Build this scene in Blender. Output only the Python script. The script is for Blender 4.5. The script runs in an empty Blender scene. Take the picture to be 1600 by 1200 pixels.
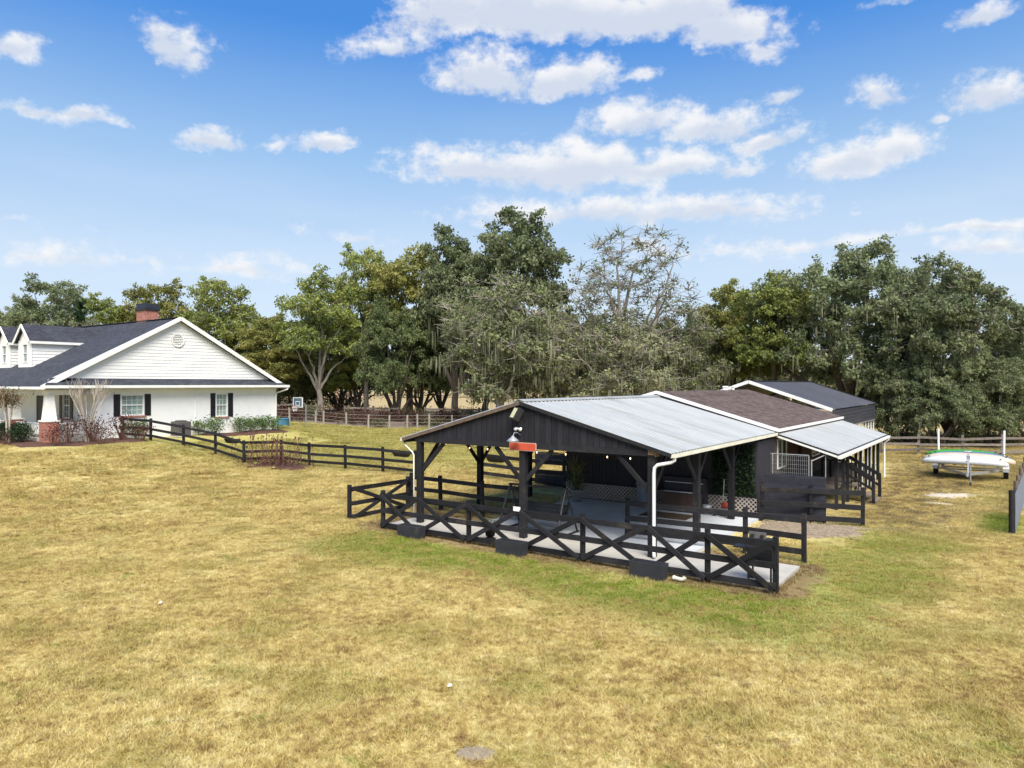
import bpy, bmesh, math, random
import numpy as np
from mathutils import Vector, Matrix

R = math.radians
S = bpy.context.scene
COL = S.collection
rng = np.random.default_rng(7)
random.seed(7)

# ------------------------------------------------------------------ camera
CAM_H = 4.6
FPX = 1115.0
cam_d = bpy.data.cameras.new("camera")
cam_d.sensor_width = 36.0
cam_d.lens = 36.0 * FPX / 1600.0
cam_d.clip_start = 0.1
cam_d.clip_end = 3000
cam = bpy.data.objects.new("camera", cam_d)
COL.objects.link(cam)
cam.location = (0, 0, CAM_H)
cam.rotation_euler = (R(90), 0, 0)
S.camera = cam

# ------------------------------------------------------------------ exposure
S.view_settings.view_transform = 'Standard'
S.view_settings.look = 'None'
S.view_settings.gamma = 1
S.view_settings.use_curve_mapping = False
S.view_settings.exposure = 0.75

# ------------------------------------------------------------------ node helper
class NT:
    def __init__(s, tree):
        s.t = tree; s.n = tree.nodes; s.l = tree.links
    def node(s, typ, **kw):
        nd = s.n.new(typ)
        for k, v in kw.items(): setattr(nd, k, v)
        return nd
    def put(s, sock, v):
        if v is None: return
        if isinstance(v, bpy.types.NodeSocket): s.l.new(v, sock)
        else:
            if sock.type == 'RGBA' and len(v) == 3: v = (*v, 1)
            sock.default_value = v
    def m(s, op, a, b=None, c=None, clamp=False):
        nd = s.node('ShaderNodeMath', operation=op); nd.use_clamp = clamp
        for i, v in enumerate((a, b, c)):
            s.put(nd.inputs[i], v)
        return nd.outputs[0]
    def vm(s, op, a, b=None, out=0, scale=None):
        nd = s.node('ShaderNodeVectorMath', operation=op)
        s.put(nd.inputs[0], a)
        if b is not None: s.put(nd.inputs[1], b)
        if scale is not None: s.put(nd.inputs['Scale'], scale)
        return nd.outputs[out]
    def mix(s, f, a, b, blend='MIX'):
        nd = s.node('ShaderNodeMix', data_type='RGBA', blend_type=blend)
        s.put(nd.inputs[0], f); s.put(nd.inputs[6], a); s.put(nd.inputs[7], b)
        return nd.outputs[2]
    def noise(s, vec, scale, detail=3, rough=.55, out=0, dist=0):
        nd = s.node('ShaderNodeTexNoise')
        if vec is not None: s.put(nd.inputs['Vector'], vec)
        nd.inputs['Scale'].default_value = scale
        nd.inputs['Detail'].default_value = detail
        nd.inputs['Roughness'].default_value = rough
        nd.inputs['Distortion'].default_value = dist
        return nd.outputs[out]
    def ramp(s, f, stops, interp='LINEAR'):
        nd = s.node('ShaderNodeValToRGB'); cr = nd.color_ramp; cr.interpolation = interp
        while len(cr.elements) < len(stops): cr.elements.new(.5)
        for e, (p, c) in zip(cr.elements, stops):
            e.position = p; e.color = (*c, 1) if len(c) == 3 else c
        s.put(nd.inputs[0], f)
        return nd.outputs[0]
    def sstep(s, x, a, b):
        nd = s.node('ShaderNodeMapRange', interpolation_type='SMOOTHSTEP')
        s.put(nd.inputs[0], x); s.put(nd.inputs[1], a); s.put(nd.inputs[2], b)
        return nd.outputs[0]
    def xyz(s, v):
        nd = s.node('ShaderNodeSeparateXYZ'); s.put(nd.inputs[0], v); return nd.outputs
    def comb(s, x, y, z):
        nd = s.node('ShaderNodeCombineXYZ')
        for i, v in enumerate((x, y, z)): s.put(nd.inputs[i], v)
        return nd.outputs[0]

# ------------------------------------------------------------------ sky and sun
SUN_EL, SUN_AZ = R(49), R(170)          # azimuth clockwise from +Y: the sun stands behind the camera
world = bpy.data.worlds.new("World")
S.world = world
world.use_nodes = True
w = NT(world.node_tree)
w.n.clear()
tc = w.node('ShaderNodeTexCoord')
sky = w.node('ShaderNodeTexSky', sky_type='NISHITA')
sky.sun_disc = False
sky.sun_elevation = SUN_EL
sky.sun_rotation = SUN_AZ
sky.air_density = 1.0
sky.dust_density = 0.3
sky.ozone_density = 2.2
dirv = w.vm('NORMALIZE', tc.outputs['Generated'])
dx, dy, dz = w.xyz(dirv)
az = w.m('ARCTAN2', dx, dy)
el = w.m('ARCSINE', dz)
base = w.comb(az, el, 0.0)
wn = w.noise(dirv, 7.0, 5, .6, out=1)
warp = w.vm('SCALE', w.vm('SUBTRACT', wn, (.5, .5, .5)), scale=.085)
p2 = w.vm('ADD', base, w.vm('MULTIPLY', warp, (1, .75, 0)))
def azel(px, py):
    x, y, z = (px - 800) / FPX, 1.0, (600 - py) / FPX
    return math.atan2(x, y), math.atan2(z, math.hypot(x, y))
# bearing and height of the single clouds (written as degrees-like pairs, spread, tilt, weight)
CLOUDS = [(15, 82, 48, 32, 0, 1), (270, 75, 62, 50, -22, 1.0), (60, 186, 75, 17, 0, .85), (145, 192, 46, 17, 0, .95),
          (335, 222, 58, 24, 0, .95), (505, 228, 46, 25, 12, .95), (430, 230, 24, 14, 0, .55), (605, 245, 20, 10, 0, .3),
          (690, 25, 105, 55, 14, 1.0), (610, 80, 70, 30, 8, .8), (850, 25, 190, 66, 0, 1.35), (1010, 28, 170, 58, 0, 1.3), (1130, 45, 105, 48, -8, 1.0),
          (1180, 78, 50, 26, 0, .8), (770, 118, 100, 46, 0, 1.2), (880, 126, 84, 42, 0, 1.1), (1002, 116, 30, 18, 0, .55),
          (720, 35, 90, 40, 0, .9), (1000, 195, 95, 38, 0, .95), (1110, 205, 95, 38, 0, 1.0), (1200, 226, 70, 28, 0, .95),
          (760, 270, 130, 42, 0, 1.05), (900, 275, 190, 52, 0, 1.15), (1040, 268, 120, 30, 0, .95), (1150, 272, 50, 22, 0, .8),
          (960, 340, 300, 34, 0, .82), (1110, 335, 150, 26, 0, .85), (1215, 150, 32, 18, 0, .85), (1378, 158, 56, 34, 0, 1.0),
          (1545, 152, 75, 38, -8, 1.0), (1475, 183, 22, 12, 0, .7), (1335, 262, 100, 34, 6, 1.05), (1405, 240, 72, 38, 0, .95),
          (1290, 275, 48, 22, 0, .8), (1550, 18, 75, 30, 0, .95), (1380, 10, 60, 14, 0, .55), (1110, 78, 26, 10, 0, .5), (1535, 362, 120, 12, 0, .6),
          (1300, 380, 170, 17, 0, .55), (1540, 395, 150, 22, 0, .6), (1100, 400, 150, 22, 0, .45), (560, 370, 70, 15, 0, .5),
          (100, 400, 150, 26, 0, .55), (370, 415, 110, 24, 0, .55), (220, 405, 60, 12, 0, .45), (1345, 327, 20, 6, 0, .5), (15, 345, 20, 6, 0, .4)]
cov = None; low = None
for (px, py, rx, ry, tilt, wt) in CLOUDS:
    rx *= 1.22; ry *= 1.22
    a0, e0 = azel(px, py)
    a1, _ = azel(px + rx, py); _, e1 = azel(px, py - ry)
    mp = w.node('ShaderNodeMapping', vector_type='TEXTURE')
    w.put(mp.inputs[0], p2)
    mp.inputs[1].default_value = (a0, e0, 0)
    mp.inputs[2].default_value = (0, 0, R(tilt))
    mp.inputs[3].default_value = (abs(a1 - a0) * 1.12, abs(e1 - e0) * 1.12, 1)
    loc_ = w.vm('ADD', mp.outputs[0], w.vm('MULTIPLY', w.vm('MINIMUM', mp.outputs[0], (0, 0, 0)), (0, .9, 0)))
    ln = w.vm('LENGTH', loc_, out=1)
    c = w.m('MULTIPLY_ADD', ln, -wt, wt)
    ly = w.vm('DOT_PRODUCT', mp.outputs[0], (0, -.9, 0), out=1)
    sh = w.m('MULTIPLY', w.m('MAXIMUM', c, 0.0), w.m('ADD', ly, .62))
    low = sh if low is None else w.m('MAXIMUM', low, sh)
    cov = c if cov is None else w.m('SMOOTH_MAX', cov, c, .12)
# beyond the part of the sky in view the same kind of cloud goes on at random
zz = w.m('MAXIMUM', dz, .06)
plane = w.comb(w.m('DIVIDE', dx, zz), w.m('DIVIDE', dy, zz), 0.0)
gen = w.noise(plane, .55, 4, .5)
gen = w.m('MULTIPLY', w.m('SUBTRACT', gen, .56), 4.5)
aza = w.m('ABSOLUTE', az)
outside = w.m('MAXIMUM', w.sstep(aza, R(37), R(44)), w.sstep(el, R(29), R(34)))
gen = w.m('ADD', gen, w.m('MULTIPLY', w.m('SUBTRACT', outside, 1.0), 4.0))
cov = w.m('MAXIMUM', cov, gen)
n1 = w.noise(w.vm('MULTIPLY', dirv, (1, 1, 1.6)), 19.0, 9, .64)
n2 = w.noise(dirv, 60.0, 6, .62)
edge = w.m('ADD', w.m('MULTIPLY', w.m('SUBTRACT', n1, .5), 1.9), w.m('MULTIPLY', w.m('SUBTRACT', n2, .5), .7))
dens = w.sstep(w.m('ADD', cov, edge), .05, .74)
dens = w.m('MULTIPLY', dens, w.sstep(el, R(-1), R(3)))
# thin veil towards the horizon
veil = w.m('MULTIPLY', w.noise(w.vm('MULTIPLY', dirv, (1, 1, 5)), 3.0, 5, .6), w.m('SUBTRACT', 1.0, w.sstep(el, R(2), R(26))))
hs = w.node('ShaderNodeHueSaturation')
hs.inputs['Saturation'].default_value = 1.12
hs.inputs['Value'].default_value = 1.0
w.put(hs.inputs['Color'], sky.outputs[0])
grad = w.ramp(w.m('DIVIDE', el, R(90)), [(0.0, (.66, .77, .93)), (.10, (.58, .74, .95)), (.19, (.33, .58, .93)), (.29, (.065, .30, .85)), (.6, (.04, .2, .62)), (1, (.04, .18, .55))])
skyc = w.mix(.78, hs.outputs[0], w.vm('SCALE', grad, scale=5.7))
skyc = w.mix(w.m('MULTIPLY', veil, .75), skyc, (4.7, 5.2, 5.8))
body = w.noise(w.vm('MULTIPLY', dirv, (1, 1, 2.2)), 6.0, 4, .55)
thick = w.sstep(w.m('ADD', w.m('MULTIPLY', low, 1.5), w.m('ADD', w.m('MULTIPLY', w.m('SUBTRACT', body, .5), .8), w.m('MULTIPLY', w.m('SUBTRACT', n1, .5), -.7))), .04, .80)
ccol = w.mix(w.m('MULTIPLY', thick, .85), (5.7, 5.7, 5.75), (3.7, 4.15, 4.95))
fin = w.mix(w.m('MULTIPLY', dens, .95), skyc, ccol)
bg = w.node('ShaderNodeBackground')
w.put(bg.inputs[0], fin)
bg.inputs[1].default_value = 0.10
wo = w.node('ShaderNodeOutputWorld')
w.l.new(bg.outputs[0], wo.inputs[0])
world.cycles.sampling_method = 'MANUAL'
world.cycles.sample_map_resolution = 512

sun_d = bpy.data.lights.new("sun", 'SUN')
sun_d.energy = 4.3
sun_d.angle = R(42)
sun_d.color = (1, .93, .80)
sun = bpy.data.objects.new("sun", sun_d)
COL.objects.link(sun)
sd = Vector((math.sin(SUN_AZ) * math.cos(SUN_EL), math.cos(SUN_AZ) * math.cos(SUN_EL), math.sin(SUN_EL)))
sun.rotation_euler = sd.to_track_quat('Z', 'Y').to_euler()

# ------------------------------------------------------------------ frames and terrain
AX = R(35)
U = np.array([math.cos(AX), -math.sin(AX)])
V = np.array([math.sin(AX), math.cos(AX)])
O = np.array([3.65, 18.58])            # front right corner post of the pavilion
HA = np.array([-24.29, 37.45])         # front corner of the house
def at(u, v, z=0.0):
    p = O + U * u + V * v
    return (float(p[0]), float(p[1]), z)
def hat(s, t, z=0.0):
    p = HA - U * s + V * t
    return (float(p[0]), float(p[1]), z)
def sst(x, a, b):
    t = np.clip((x - a) / (b - a), 0, 1)
    return t * t * (3 - 2 * t)
def terrain(X, Y):
    X = np.asarray(X, float); Y = np.asarray(Y, float)
    bl = np.interp(Y, [20, 34, 50, 62, 78, 150, 400], [0, .25, .58, .65, 1.3, 1.3, 1.3])
    br = np.interp(Y, [55, 80, 150, 400], [0, .25, .8, 1.3])
    L = sst(X, 5, -5)
    z = bl * L + br * (1 - L)
    B = sst(X, -11, -22.5)
    z = z + B * np.interp(Y, [14, 37, 45, 52, 62, 80], [0, 1.2, 1.2, .85, .65, 0])
    dxh, dyh = X - HA[0], Y - HA[1]
    s = -(dxh * U[0] + dyh * U[1]); t = dxh * V[0] + dyh * V[1]
    d = np.hypot(np.maximum(np.maximum(-s, s - 30), 0), np.maximum(np.maximum(-t, t - 14.1), 0))
    k = np.exp(-(d / 3.0) ** 2)
    z = z * (1 - k) + 1.46 * k
    z = z + (.05 * np.sin(X * .55 + 1.3) * np.cos(Y * .43) + .03 * np.sin(X * 1.3 + Y * .9)) * sst(Y, 4, 10) * (1 - np.exp(-((np.hypot(X - O[0], Y - O[1] - 2) / 12) ** 4)))
    return z
def tz(x, y): return float(terrain(x, y))

# ------------------------------------------------------------------ materials
MATS = {}
def new_mat(name):
    m = bpy.data.materials.new(name); m.use_nodes = True
    nt = NT(m.node_tree); nt.n.clear()
    out = nt.node('ShaderNodeOutputMaterial')
    return m, nt, out
def principled(nt, out, color, rough=.7, metal=0.0, spec=.4, bump=None, bstr=.3, bdist=.01):
    b = nt.node('ShaderNodeBsdfPrincipled')
    nt.put(b.inputs['Base Color'], color)
    nt.put(b.inputs['Roughness'], rough)
    b.inputs['Metallic'].default_value = metal
    b.inputs['Specular IOR Level'].default_value = spec
    if bump is not None:
        bp = nt.node('ShaderNodeBump'); bp.inputs['Strength'].default_value = bstr; bp.inputs['Distance'].default_value = bdist
        nt.put(bp.inputs['Height'], bump); nt.l.new(bp.outputs[0], b.inputs['Normal'])
    nt.l.new(b.outputs[0], out.inputs[0])
    return b
def simple(name, c1, c2=None, scale=6.0, rough=.7, metal=0.0, spec=.4, stretch=(1, 1, 1), bstr=.25, rnd=.0, dirt=None, dirt_lo=.58):
    """two-tone noise paint with grain, per-object variation and optional worn patches"""
    m, nt, out = new_mat(name)
    t = nt.node('ShaderNodeTexCoord')
    vec = nt.vm('MULTIPLY', t.outputs['Object'], stretch)
    oi = nt.node('ShaderNodeObjectInfo')
    vec = nt.vm('ADD', vec, nt.vm('SCALE', oi.outputs['Location'], scale=.37))
    n = nt.noise(vec, scale, 6, .62)
    c2 = c2 or tuple(x * .75 for x in c1)
    col = nt.ramp(n, [(.3, c2), (.7, c1)])
    if dirt:
        dn = nt.noise(nt.vm('ADD', vec, (7, 3, 5)), scale * .35, 5, .65)
        col = nt.mix(nt.m('MULTIPLY', nt.sstep(dn, dirt_lo, dirt_lo + .16), .75), col, dirt)
    if rnd:
        k = nt.m('MULTIPLY_ADD', oi.outputs['Random'], rnd * 2, 1 - rnd)
        col = nt.mix(1.0, col, nt.comb(k, k, k), 'MULTIPLY')
    n2 = nt.noise(vec, scale * 4, 4, .6)
    principled(nt, out, col, nt.m('MULTIPLY_ADD', n2, .3, rough - .15), metal, spec, n2, bstr)
    MATS[name] = m
    return m

M = MATS
simple('black_paint', (.021, .0205, .024), (.011, .0105, .013), 5, .66, spec=.25, stretch=(1, 1, 1), rnd=.35, dirt=(.06, .048, .038), dirt_lo=.56)
simple('black_board', (.027, .0255, .032), (.014, .0135, .018), 7, .72, spec=.25, stretch=(3, 3, .35), rnd=.25, dirt=(.05, .047, .048), dirt_lo=.62)
simple('dark_siding', (.028, .027, .036), (.018, .017, .024), 7, .75, stretch=(3, 3, .5), rnd=.15)
simple('navy_board', (.030, .031, .046), (.019, .02, .03), 4, .7, rnd=.2, dirt=(.06, .055, .055))
simple('planter_paint', (.034, .036, .046), (.021, .022, .029), 4, .6, dirt=(.08, .07, .06))
simple('white_trim', (.80, .80, .78), (.70, .70, .67), 3, .45, dirt=(.52, .5, .42), dirt_lo=.66)
simple('cream_gutter', (.78, .76, .66), (.62, .60, .48), 3, .45, dirt=(.42, .42, .28), dirt_lo=.6)
simple('white_siding', (.80, .80, .78), (.74, .74, .72), 1.2, .6, dirt=(.66, .66, .60), dirt_lo=.62)
simple('white_stucco', (.79, .79, .79), (.73, .73, .73), 2, .85, bstr=.5, dirt=(.64, .63, .6), dirt_lo=.64)
simple('galv_roof', (.44, .455, .455), (.37, .385, .385), 1.2, .42, .25, .5, stretch=(.4, 2.5, 1), bstr=.05, rnd=.06, dirt=(.31, .31, .29), dirt_lo=.52)
simple('dark_metal_roof', (.06, .064, .085), (.043, .046, .062), 1.5, .45, .2, .5, bstr=.05, rnd=.1)
simple('dark_steel', (.035, .035, .04), (.02, .02, .024), 9, .5, .4)
simple('galv_steel', (.45, .46, .47), (.32, .33, .34), 9, .45, .6, dirt=(.22, .17, .12))
simple('wood_weathered', (.22, .175, .135), (.12, .095, .075), 8, .9, stretch=(1, 1, .3), rnd=.25)
simple('wood_fence_old', (.19, .165, .145), (.10, .085, .075), 6, .9, rnd=.3)
simple('rake_wood', (.17, .12, .085), (.08, .058, .045), 5, .9)
simple('fascia_wood', (.33, .20, .11), (.18, .11, .06), 9, .8)
simple('shutter', (.02, .02, .028), (.014, .014, .02), 6, .5)
simple('red_sign', (.58, .10, .045), (.42, .055, .03), 5, .7, dirt=(.55, .22, .14), dirt_lo=.55)
simple('sign_edge', (.55, .36, .32), (.4, .2, .17), 6, .7)
simple('concrete', (.47, .45, .41), (.38, .36, .325), 1.6, .85, bstr=.3, rnd=.05, dirt=(.33, .30, .26), dirt_lo=.58)
simple('lens_yellow', (.55, .55, .34), (.45, .45, .26), 6, .3)
simple('lamp_grey', (.42, .44, .47), (.3, .32, .35), 6, .4, .3)
simple('tyre', (.022, .022, .022), (.014, .014, .014), 9, .85)
simple('kayak_white', (.62, .64, .68), (.52, .55, .60), 2, .35)
simple('kayak_tan', (.62, .53, .42), (.5, .42, .33), 2, .4)
simple('kayak_blue', (.12, .22, .36), (.09, .16, .27), 2, .4)
simple('kayak_green', (.06, .34, .05), (.045, .26, .035), 2, .4)
simple('pvc_white', (.82, .83, .85), (.74, .75, .77), 3, .4)
simple('bin_grey', (.20, .23, .28), (.14, .16, .2), 5, .5)
simple('rug_brown', (.10, .065, .04), (.06, .04, .025), 8, .95)
simple('bark', (.13, .105, .085), (.06, .05, .042), 5, .95, stretch=(1, 1, .3), bstr=.8)
simple('bark_pale', (.36, .33, .28), (.20, .18, .15), 4, .95, stretch=(1, 1, .4), bstr=.6)
simple('bark_grey', (.27, .245, .21), (.15, .135, .115), 4, .95, stretch=(1, 1, .4), bstr=.6)
simple('myrtle_bark', (.55, .50, .43), (.36, .3, .25), 5, .8)
simple('dead_stem', (.17, .085, .065), (.10, .05, .04), 8, .95)
simple('mulch', (.13, .06, .042), (.055, .03, .024), 14, .95, bstr=1.0, dirt=(.20, .12, .08))
simple('wood_chips', (.62, .38, .13), (.40, .22, .07), 16, .95, bstr=1.0, dirt=(.66, .48, .24))
simple('gravel_ground', (.40, .32, .22), (.15, .11, .075), 9, .95, bstr=1.0, dirt=(.30, .22, .14))
simple('pale_sand', (.64, .60, .52), (.40, .33, .22), 14, .95, bstr=.6)
simple('worn_earth', (.34, .28, .21), (.22, .175, .13), 14, .95, bstr=.8)
simple('paper_pale', (.62, .58, .50), (.5, .46, .38), 4, .8)
simple('bare_dirt', (.20, .155, .12), (.12, .09, .07), 12, .95, bstr=.8)
simple('brightened_floor', (.54, .565, .60), (.46, .485, .52), 1.4, .7, bstr=.2, dirt=(.46, .46, .46), dirt_lo=.6)  # slab made paler and bluer, brightness under the roof put into the colour
simple('lattice', (.52, .47, .44), (.40, .36, .34), 4, .7)
simple('mesh_wire', (.20, .235, .29), (.13, .155, .2), 9, .6, .3)
simple('pebble', (.47, .40, .31), (.24, .19, .14), 6, .8, rnd=.3)
simple('orange_shed', (.42, .15, .05), (.3, .1, .035), 3, .8)
simple('shed_roof', (.19, .11, .075), (.12, .07, .05), 3, .9)
simple('peach_wall', (.62, .43, .33), (.54, .37, .28), 2, .8)
simple('far_roof', (.20, .11, .085), (.14, .08, .06), 2, .9)
simple('ac_grey', (.14, .13, .13), (.09, .085, .085), 8, .6)
simple('pool_blue', (.07, .22, .33), (.05, .15, .24), 4, .5)
simple('board_blue', (.10, .15, .20), (.07, .11, .15), 4, .4)
simple('pot_grey', (.30, .29, .28), (.2, .19, .185), 5, .8)
simple('cloth_red', (.45, .06, .04), (.3, .04, .03), 6, .7)
simple('chimney_cap', (.03, .032, .04), (.02, .02, .026), 5, .5, .3)
simple('curtain', (.50, .56, .52), (.42, .48, .45), 2, .8)
simple('barn_wood', (.09, .055, .045), (.05, .032, .028), 5, .9, stretch=(1, 1, .3))
simple('green_post', (.02, .10, .065), (.012, .06, .04), 5, .5)
simple('trough', (.03, .026, .024), (.02, .018, .017), 5, .6)
simple('seat_dark', (.016, .017, .02), (.01, .011, .013), 6, .8)

def shingles(name, c1, c2, course=.14, w=.28):
    m, nt, out = new_mat(name)
    uv = nt.node('ShaderNodeUVMap')
    br = nt.node('ShaderNodeTexBrick')
    nt.put(br.inputs['Vector'], uv.outputs[0])
    br.inputs['Scale'].default_value = 1
    br.inputs['Brick Width'].default_value = w
    br.inputs['Row Height'].default_value = course
    br.inputs['Mortar Size'].default_value = .008
    br.inputs['Bias'].default_value = 0
    br.inputs['Color1'].default_value = (*c1, 1); br.inputs['Color2'].default_value = (*c2, 1)
    br.inputs['Mortar'].default_value = (*[x * .35 for x in c2], 1)
    n = nt.noise(uv.outputs[0], .7, 6, .65)
    k = nt.m('MULTIPLY_ADD', n, .9, .55)
    col = nt.mix(1.0, br.outputs[0], nt.comb(k, k, k), 'MULTIPLY')
    n2 = nt.noise(uv.outputs[0], 30, 3, .6)
    principled(nt, out, col, .92, 0, .25, nt.m('ADD', br.outputs['Fac'], nt.m('MULTIPLY', n2, -.6)), -.5, .02)
    MATS[name] = m
shingles('shingle_dark', (.062, .066, .085), (.038, .041, .054))
shingles('shingle_brown', (.155, .115, .105), (.09, .066, .062), .16, .3)
def brickmat(name):
    m, nt, out = new_mat(name)
    t = nt.node('ShaderNodeTexCoord')
    x, y, z = nt.xyz(t.outputs['Object'])
    br = nt.node('ShaderNodeTexBrick')
    nt.put(br.inputs['Vector'], nt.comb(nt.m('ADD', x, y), z, 0.0))
    br.inputs['Scale'].default_value = 1
    br.inputs['Brick Width'].default_value = .2; br.inputs['Row Height'].default_value = .075; br.inputs['Mortar Size'].default_value = .008
    br.inputs['Color1'].default_value = (.36, .095, .06, 1); br.inputs['Color2'].default_value = (.24, .06, .042, 1)
    br.inputs['Mortar'].default_value = (.42, .34, .3, 1)
    n = nt.noise(t.outputs['Object'], 3, 5, .6); k = nt.m('MULTIPLY_ADD', n, .7, .65)
    col = nt.mix(1.0, br.outputs[0], nt.comb(k, k, k), 'MULTIPLY')
    principled(nt, out, col, .9, 0, .3, br.outputs['Fac'], -.6, .01)
    MATS[name] = m
brickmat('brick')

def glassmat(name, c=(.05, .07, .08)):
    m, nt, out = new_mat(name)
    t = nt.node('ShaderNodeTexCoord')
    n = nt.noise(t.outputs['Object'], 2.2, 3, .5)
    b = principled(nt, out, nt.ramp(n, [(.3, c), (.75, tuple(x * 2.2 for x in c))]), .06, 0, .6)
    MATS[name] = m
glassmat('glass', (.16, .21, .20))
glassmat('glass_dark', (.05, .09, .10))

def emis(name, c, s):
    m, nt, out = new_mat(name)
    e = nt.node('ShaderNodeEmission'); e.inputs[0].default_value = (*c, 1); e.inputs[1].default_value = s
    nt.l.new(e.outputs[0], out.inputs[0]); MATS[name] = m
emis('bulb_glow', (1, .66, .42), 3)

def leafmat(name, stops, trans=.38, rnd=.12):
    m, nt, out = new_mat(name)
    at_ = nt.node('ShaderNodeAttribute', attribute_name='tint')
    col = nt.ramp(at_.outputs['Fac'], stops)
    oi = nt.node('ShaderNodeObjectInfo')
    k = nt.m('MULTIPLY_ADD', oi.outputs['Random'], rnd * 2, 1 - rnd)
    col = nt.mix(1.0, col, nt.comb(k, k, k), 'MULTIPLY')
    d = nt.node('ShaderNodeBsdfPrincipled'); nt.put(d.inputs['Base Color'], col)
    d.inputs['Roughness'].default_value = .6; d.inputs['Specular IOR Level'].default_value = .25
    tr = nt.node('ShaderNodeBsdfTranslucent'); nt.put(tr.inputs[0], col)
    mx = nt.node('ShaderNodeMixShader'); mx.inputs[0].default_value = trans
    nt.l.new(d.outputs[0], mx.inputs[1]); nt.l.new(tr.outputs[0], mx.inputs[2]); nt.l.new(mx.outputs[0], out.inputs[0])
    MATS[name] = m
leafmat('leaf_oak', [(0, (0.064, 0.097, 0.040)), (.4, (0.129, 0.174, 0.069)), (.75, (0.214, 0.257, 0.106)), (1, (0.314, 0.329, 0.157))])
leafmat('leaf_oak_grey', [(0, (0.071, 0.097, 0.048)), (.4, (0.150, 0.186, 0.089)), (.75, (0.242, 0.278, 0.143)), (1, (0.371, 0.378, 0.214))])
leafmat('leaf_gold', [(0, (0.106, 0.122, 0.037)), (.4, (0.221, 0.235, 0.069)), (.75, (0.329, 0.322, 0.099)), (1, (0.442, 0.371, 0.143))])
leafmat('leaf_light', [(0, (0.085, 0.122, 0.034)), (.4, (0.186, 0.235, 0.060)), (.75, (0.300, 0.329, 0.092)), (1, (0.428, 0.357, 0.129))])
leafmat('leaf_cypress', [(0, (.02, .045, .02)), (1, (.05, .09, .035))])
leafmat('leaf_mossy', [(0, (0.106, 0.136, 0.057)), (.5, (0.193, 0.221, 0.099)), (.85, (0.285, 0.292, 0.157)), (1, (0.428, 0.400, 0.257))], .25)
leafmat('moss', [(0, (.13, .14, .085)), (.5, (.21, .22, .14)), (1, (.30, .30, .20))], .25)
leafmat('leaf_shrub', [(0, (.05, .09, .025)), (.5, (.11, .19, .045)), (1, (.20, .27, .10))])
leafmat('leaf_hedge', [(0, (.012, .028, .012)), (1, (.035, .065, .025))])
leafmat('leaf_under', [(0, (0.050, 0.060, 0.028)), (.6, (0.115, 0.122, 0.054)), (1, (0.200, 0.157, 0.071))])
leafmat('leaf_red', [(0, (.045, .018, .016)), (.6, (.10, .042, .032)), (1, (.17, .09, .06))])
leafmat('leaf_myrtle', [(0, (.10, .085, .04)), (.6, (.18, .13, .06)), (1, (.24, .15, .08))])
leafmat('leaf_strap', [(0, (.09, .12, .05)), (.6, (.24, .26, .10)), (1, (.42, .40, .20))])

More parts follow.
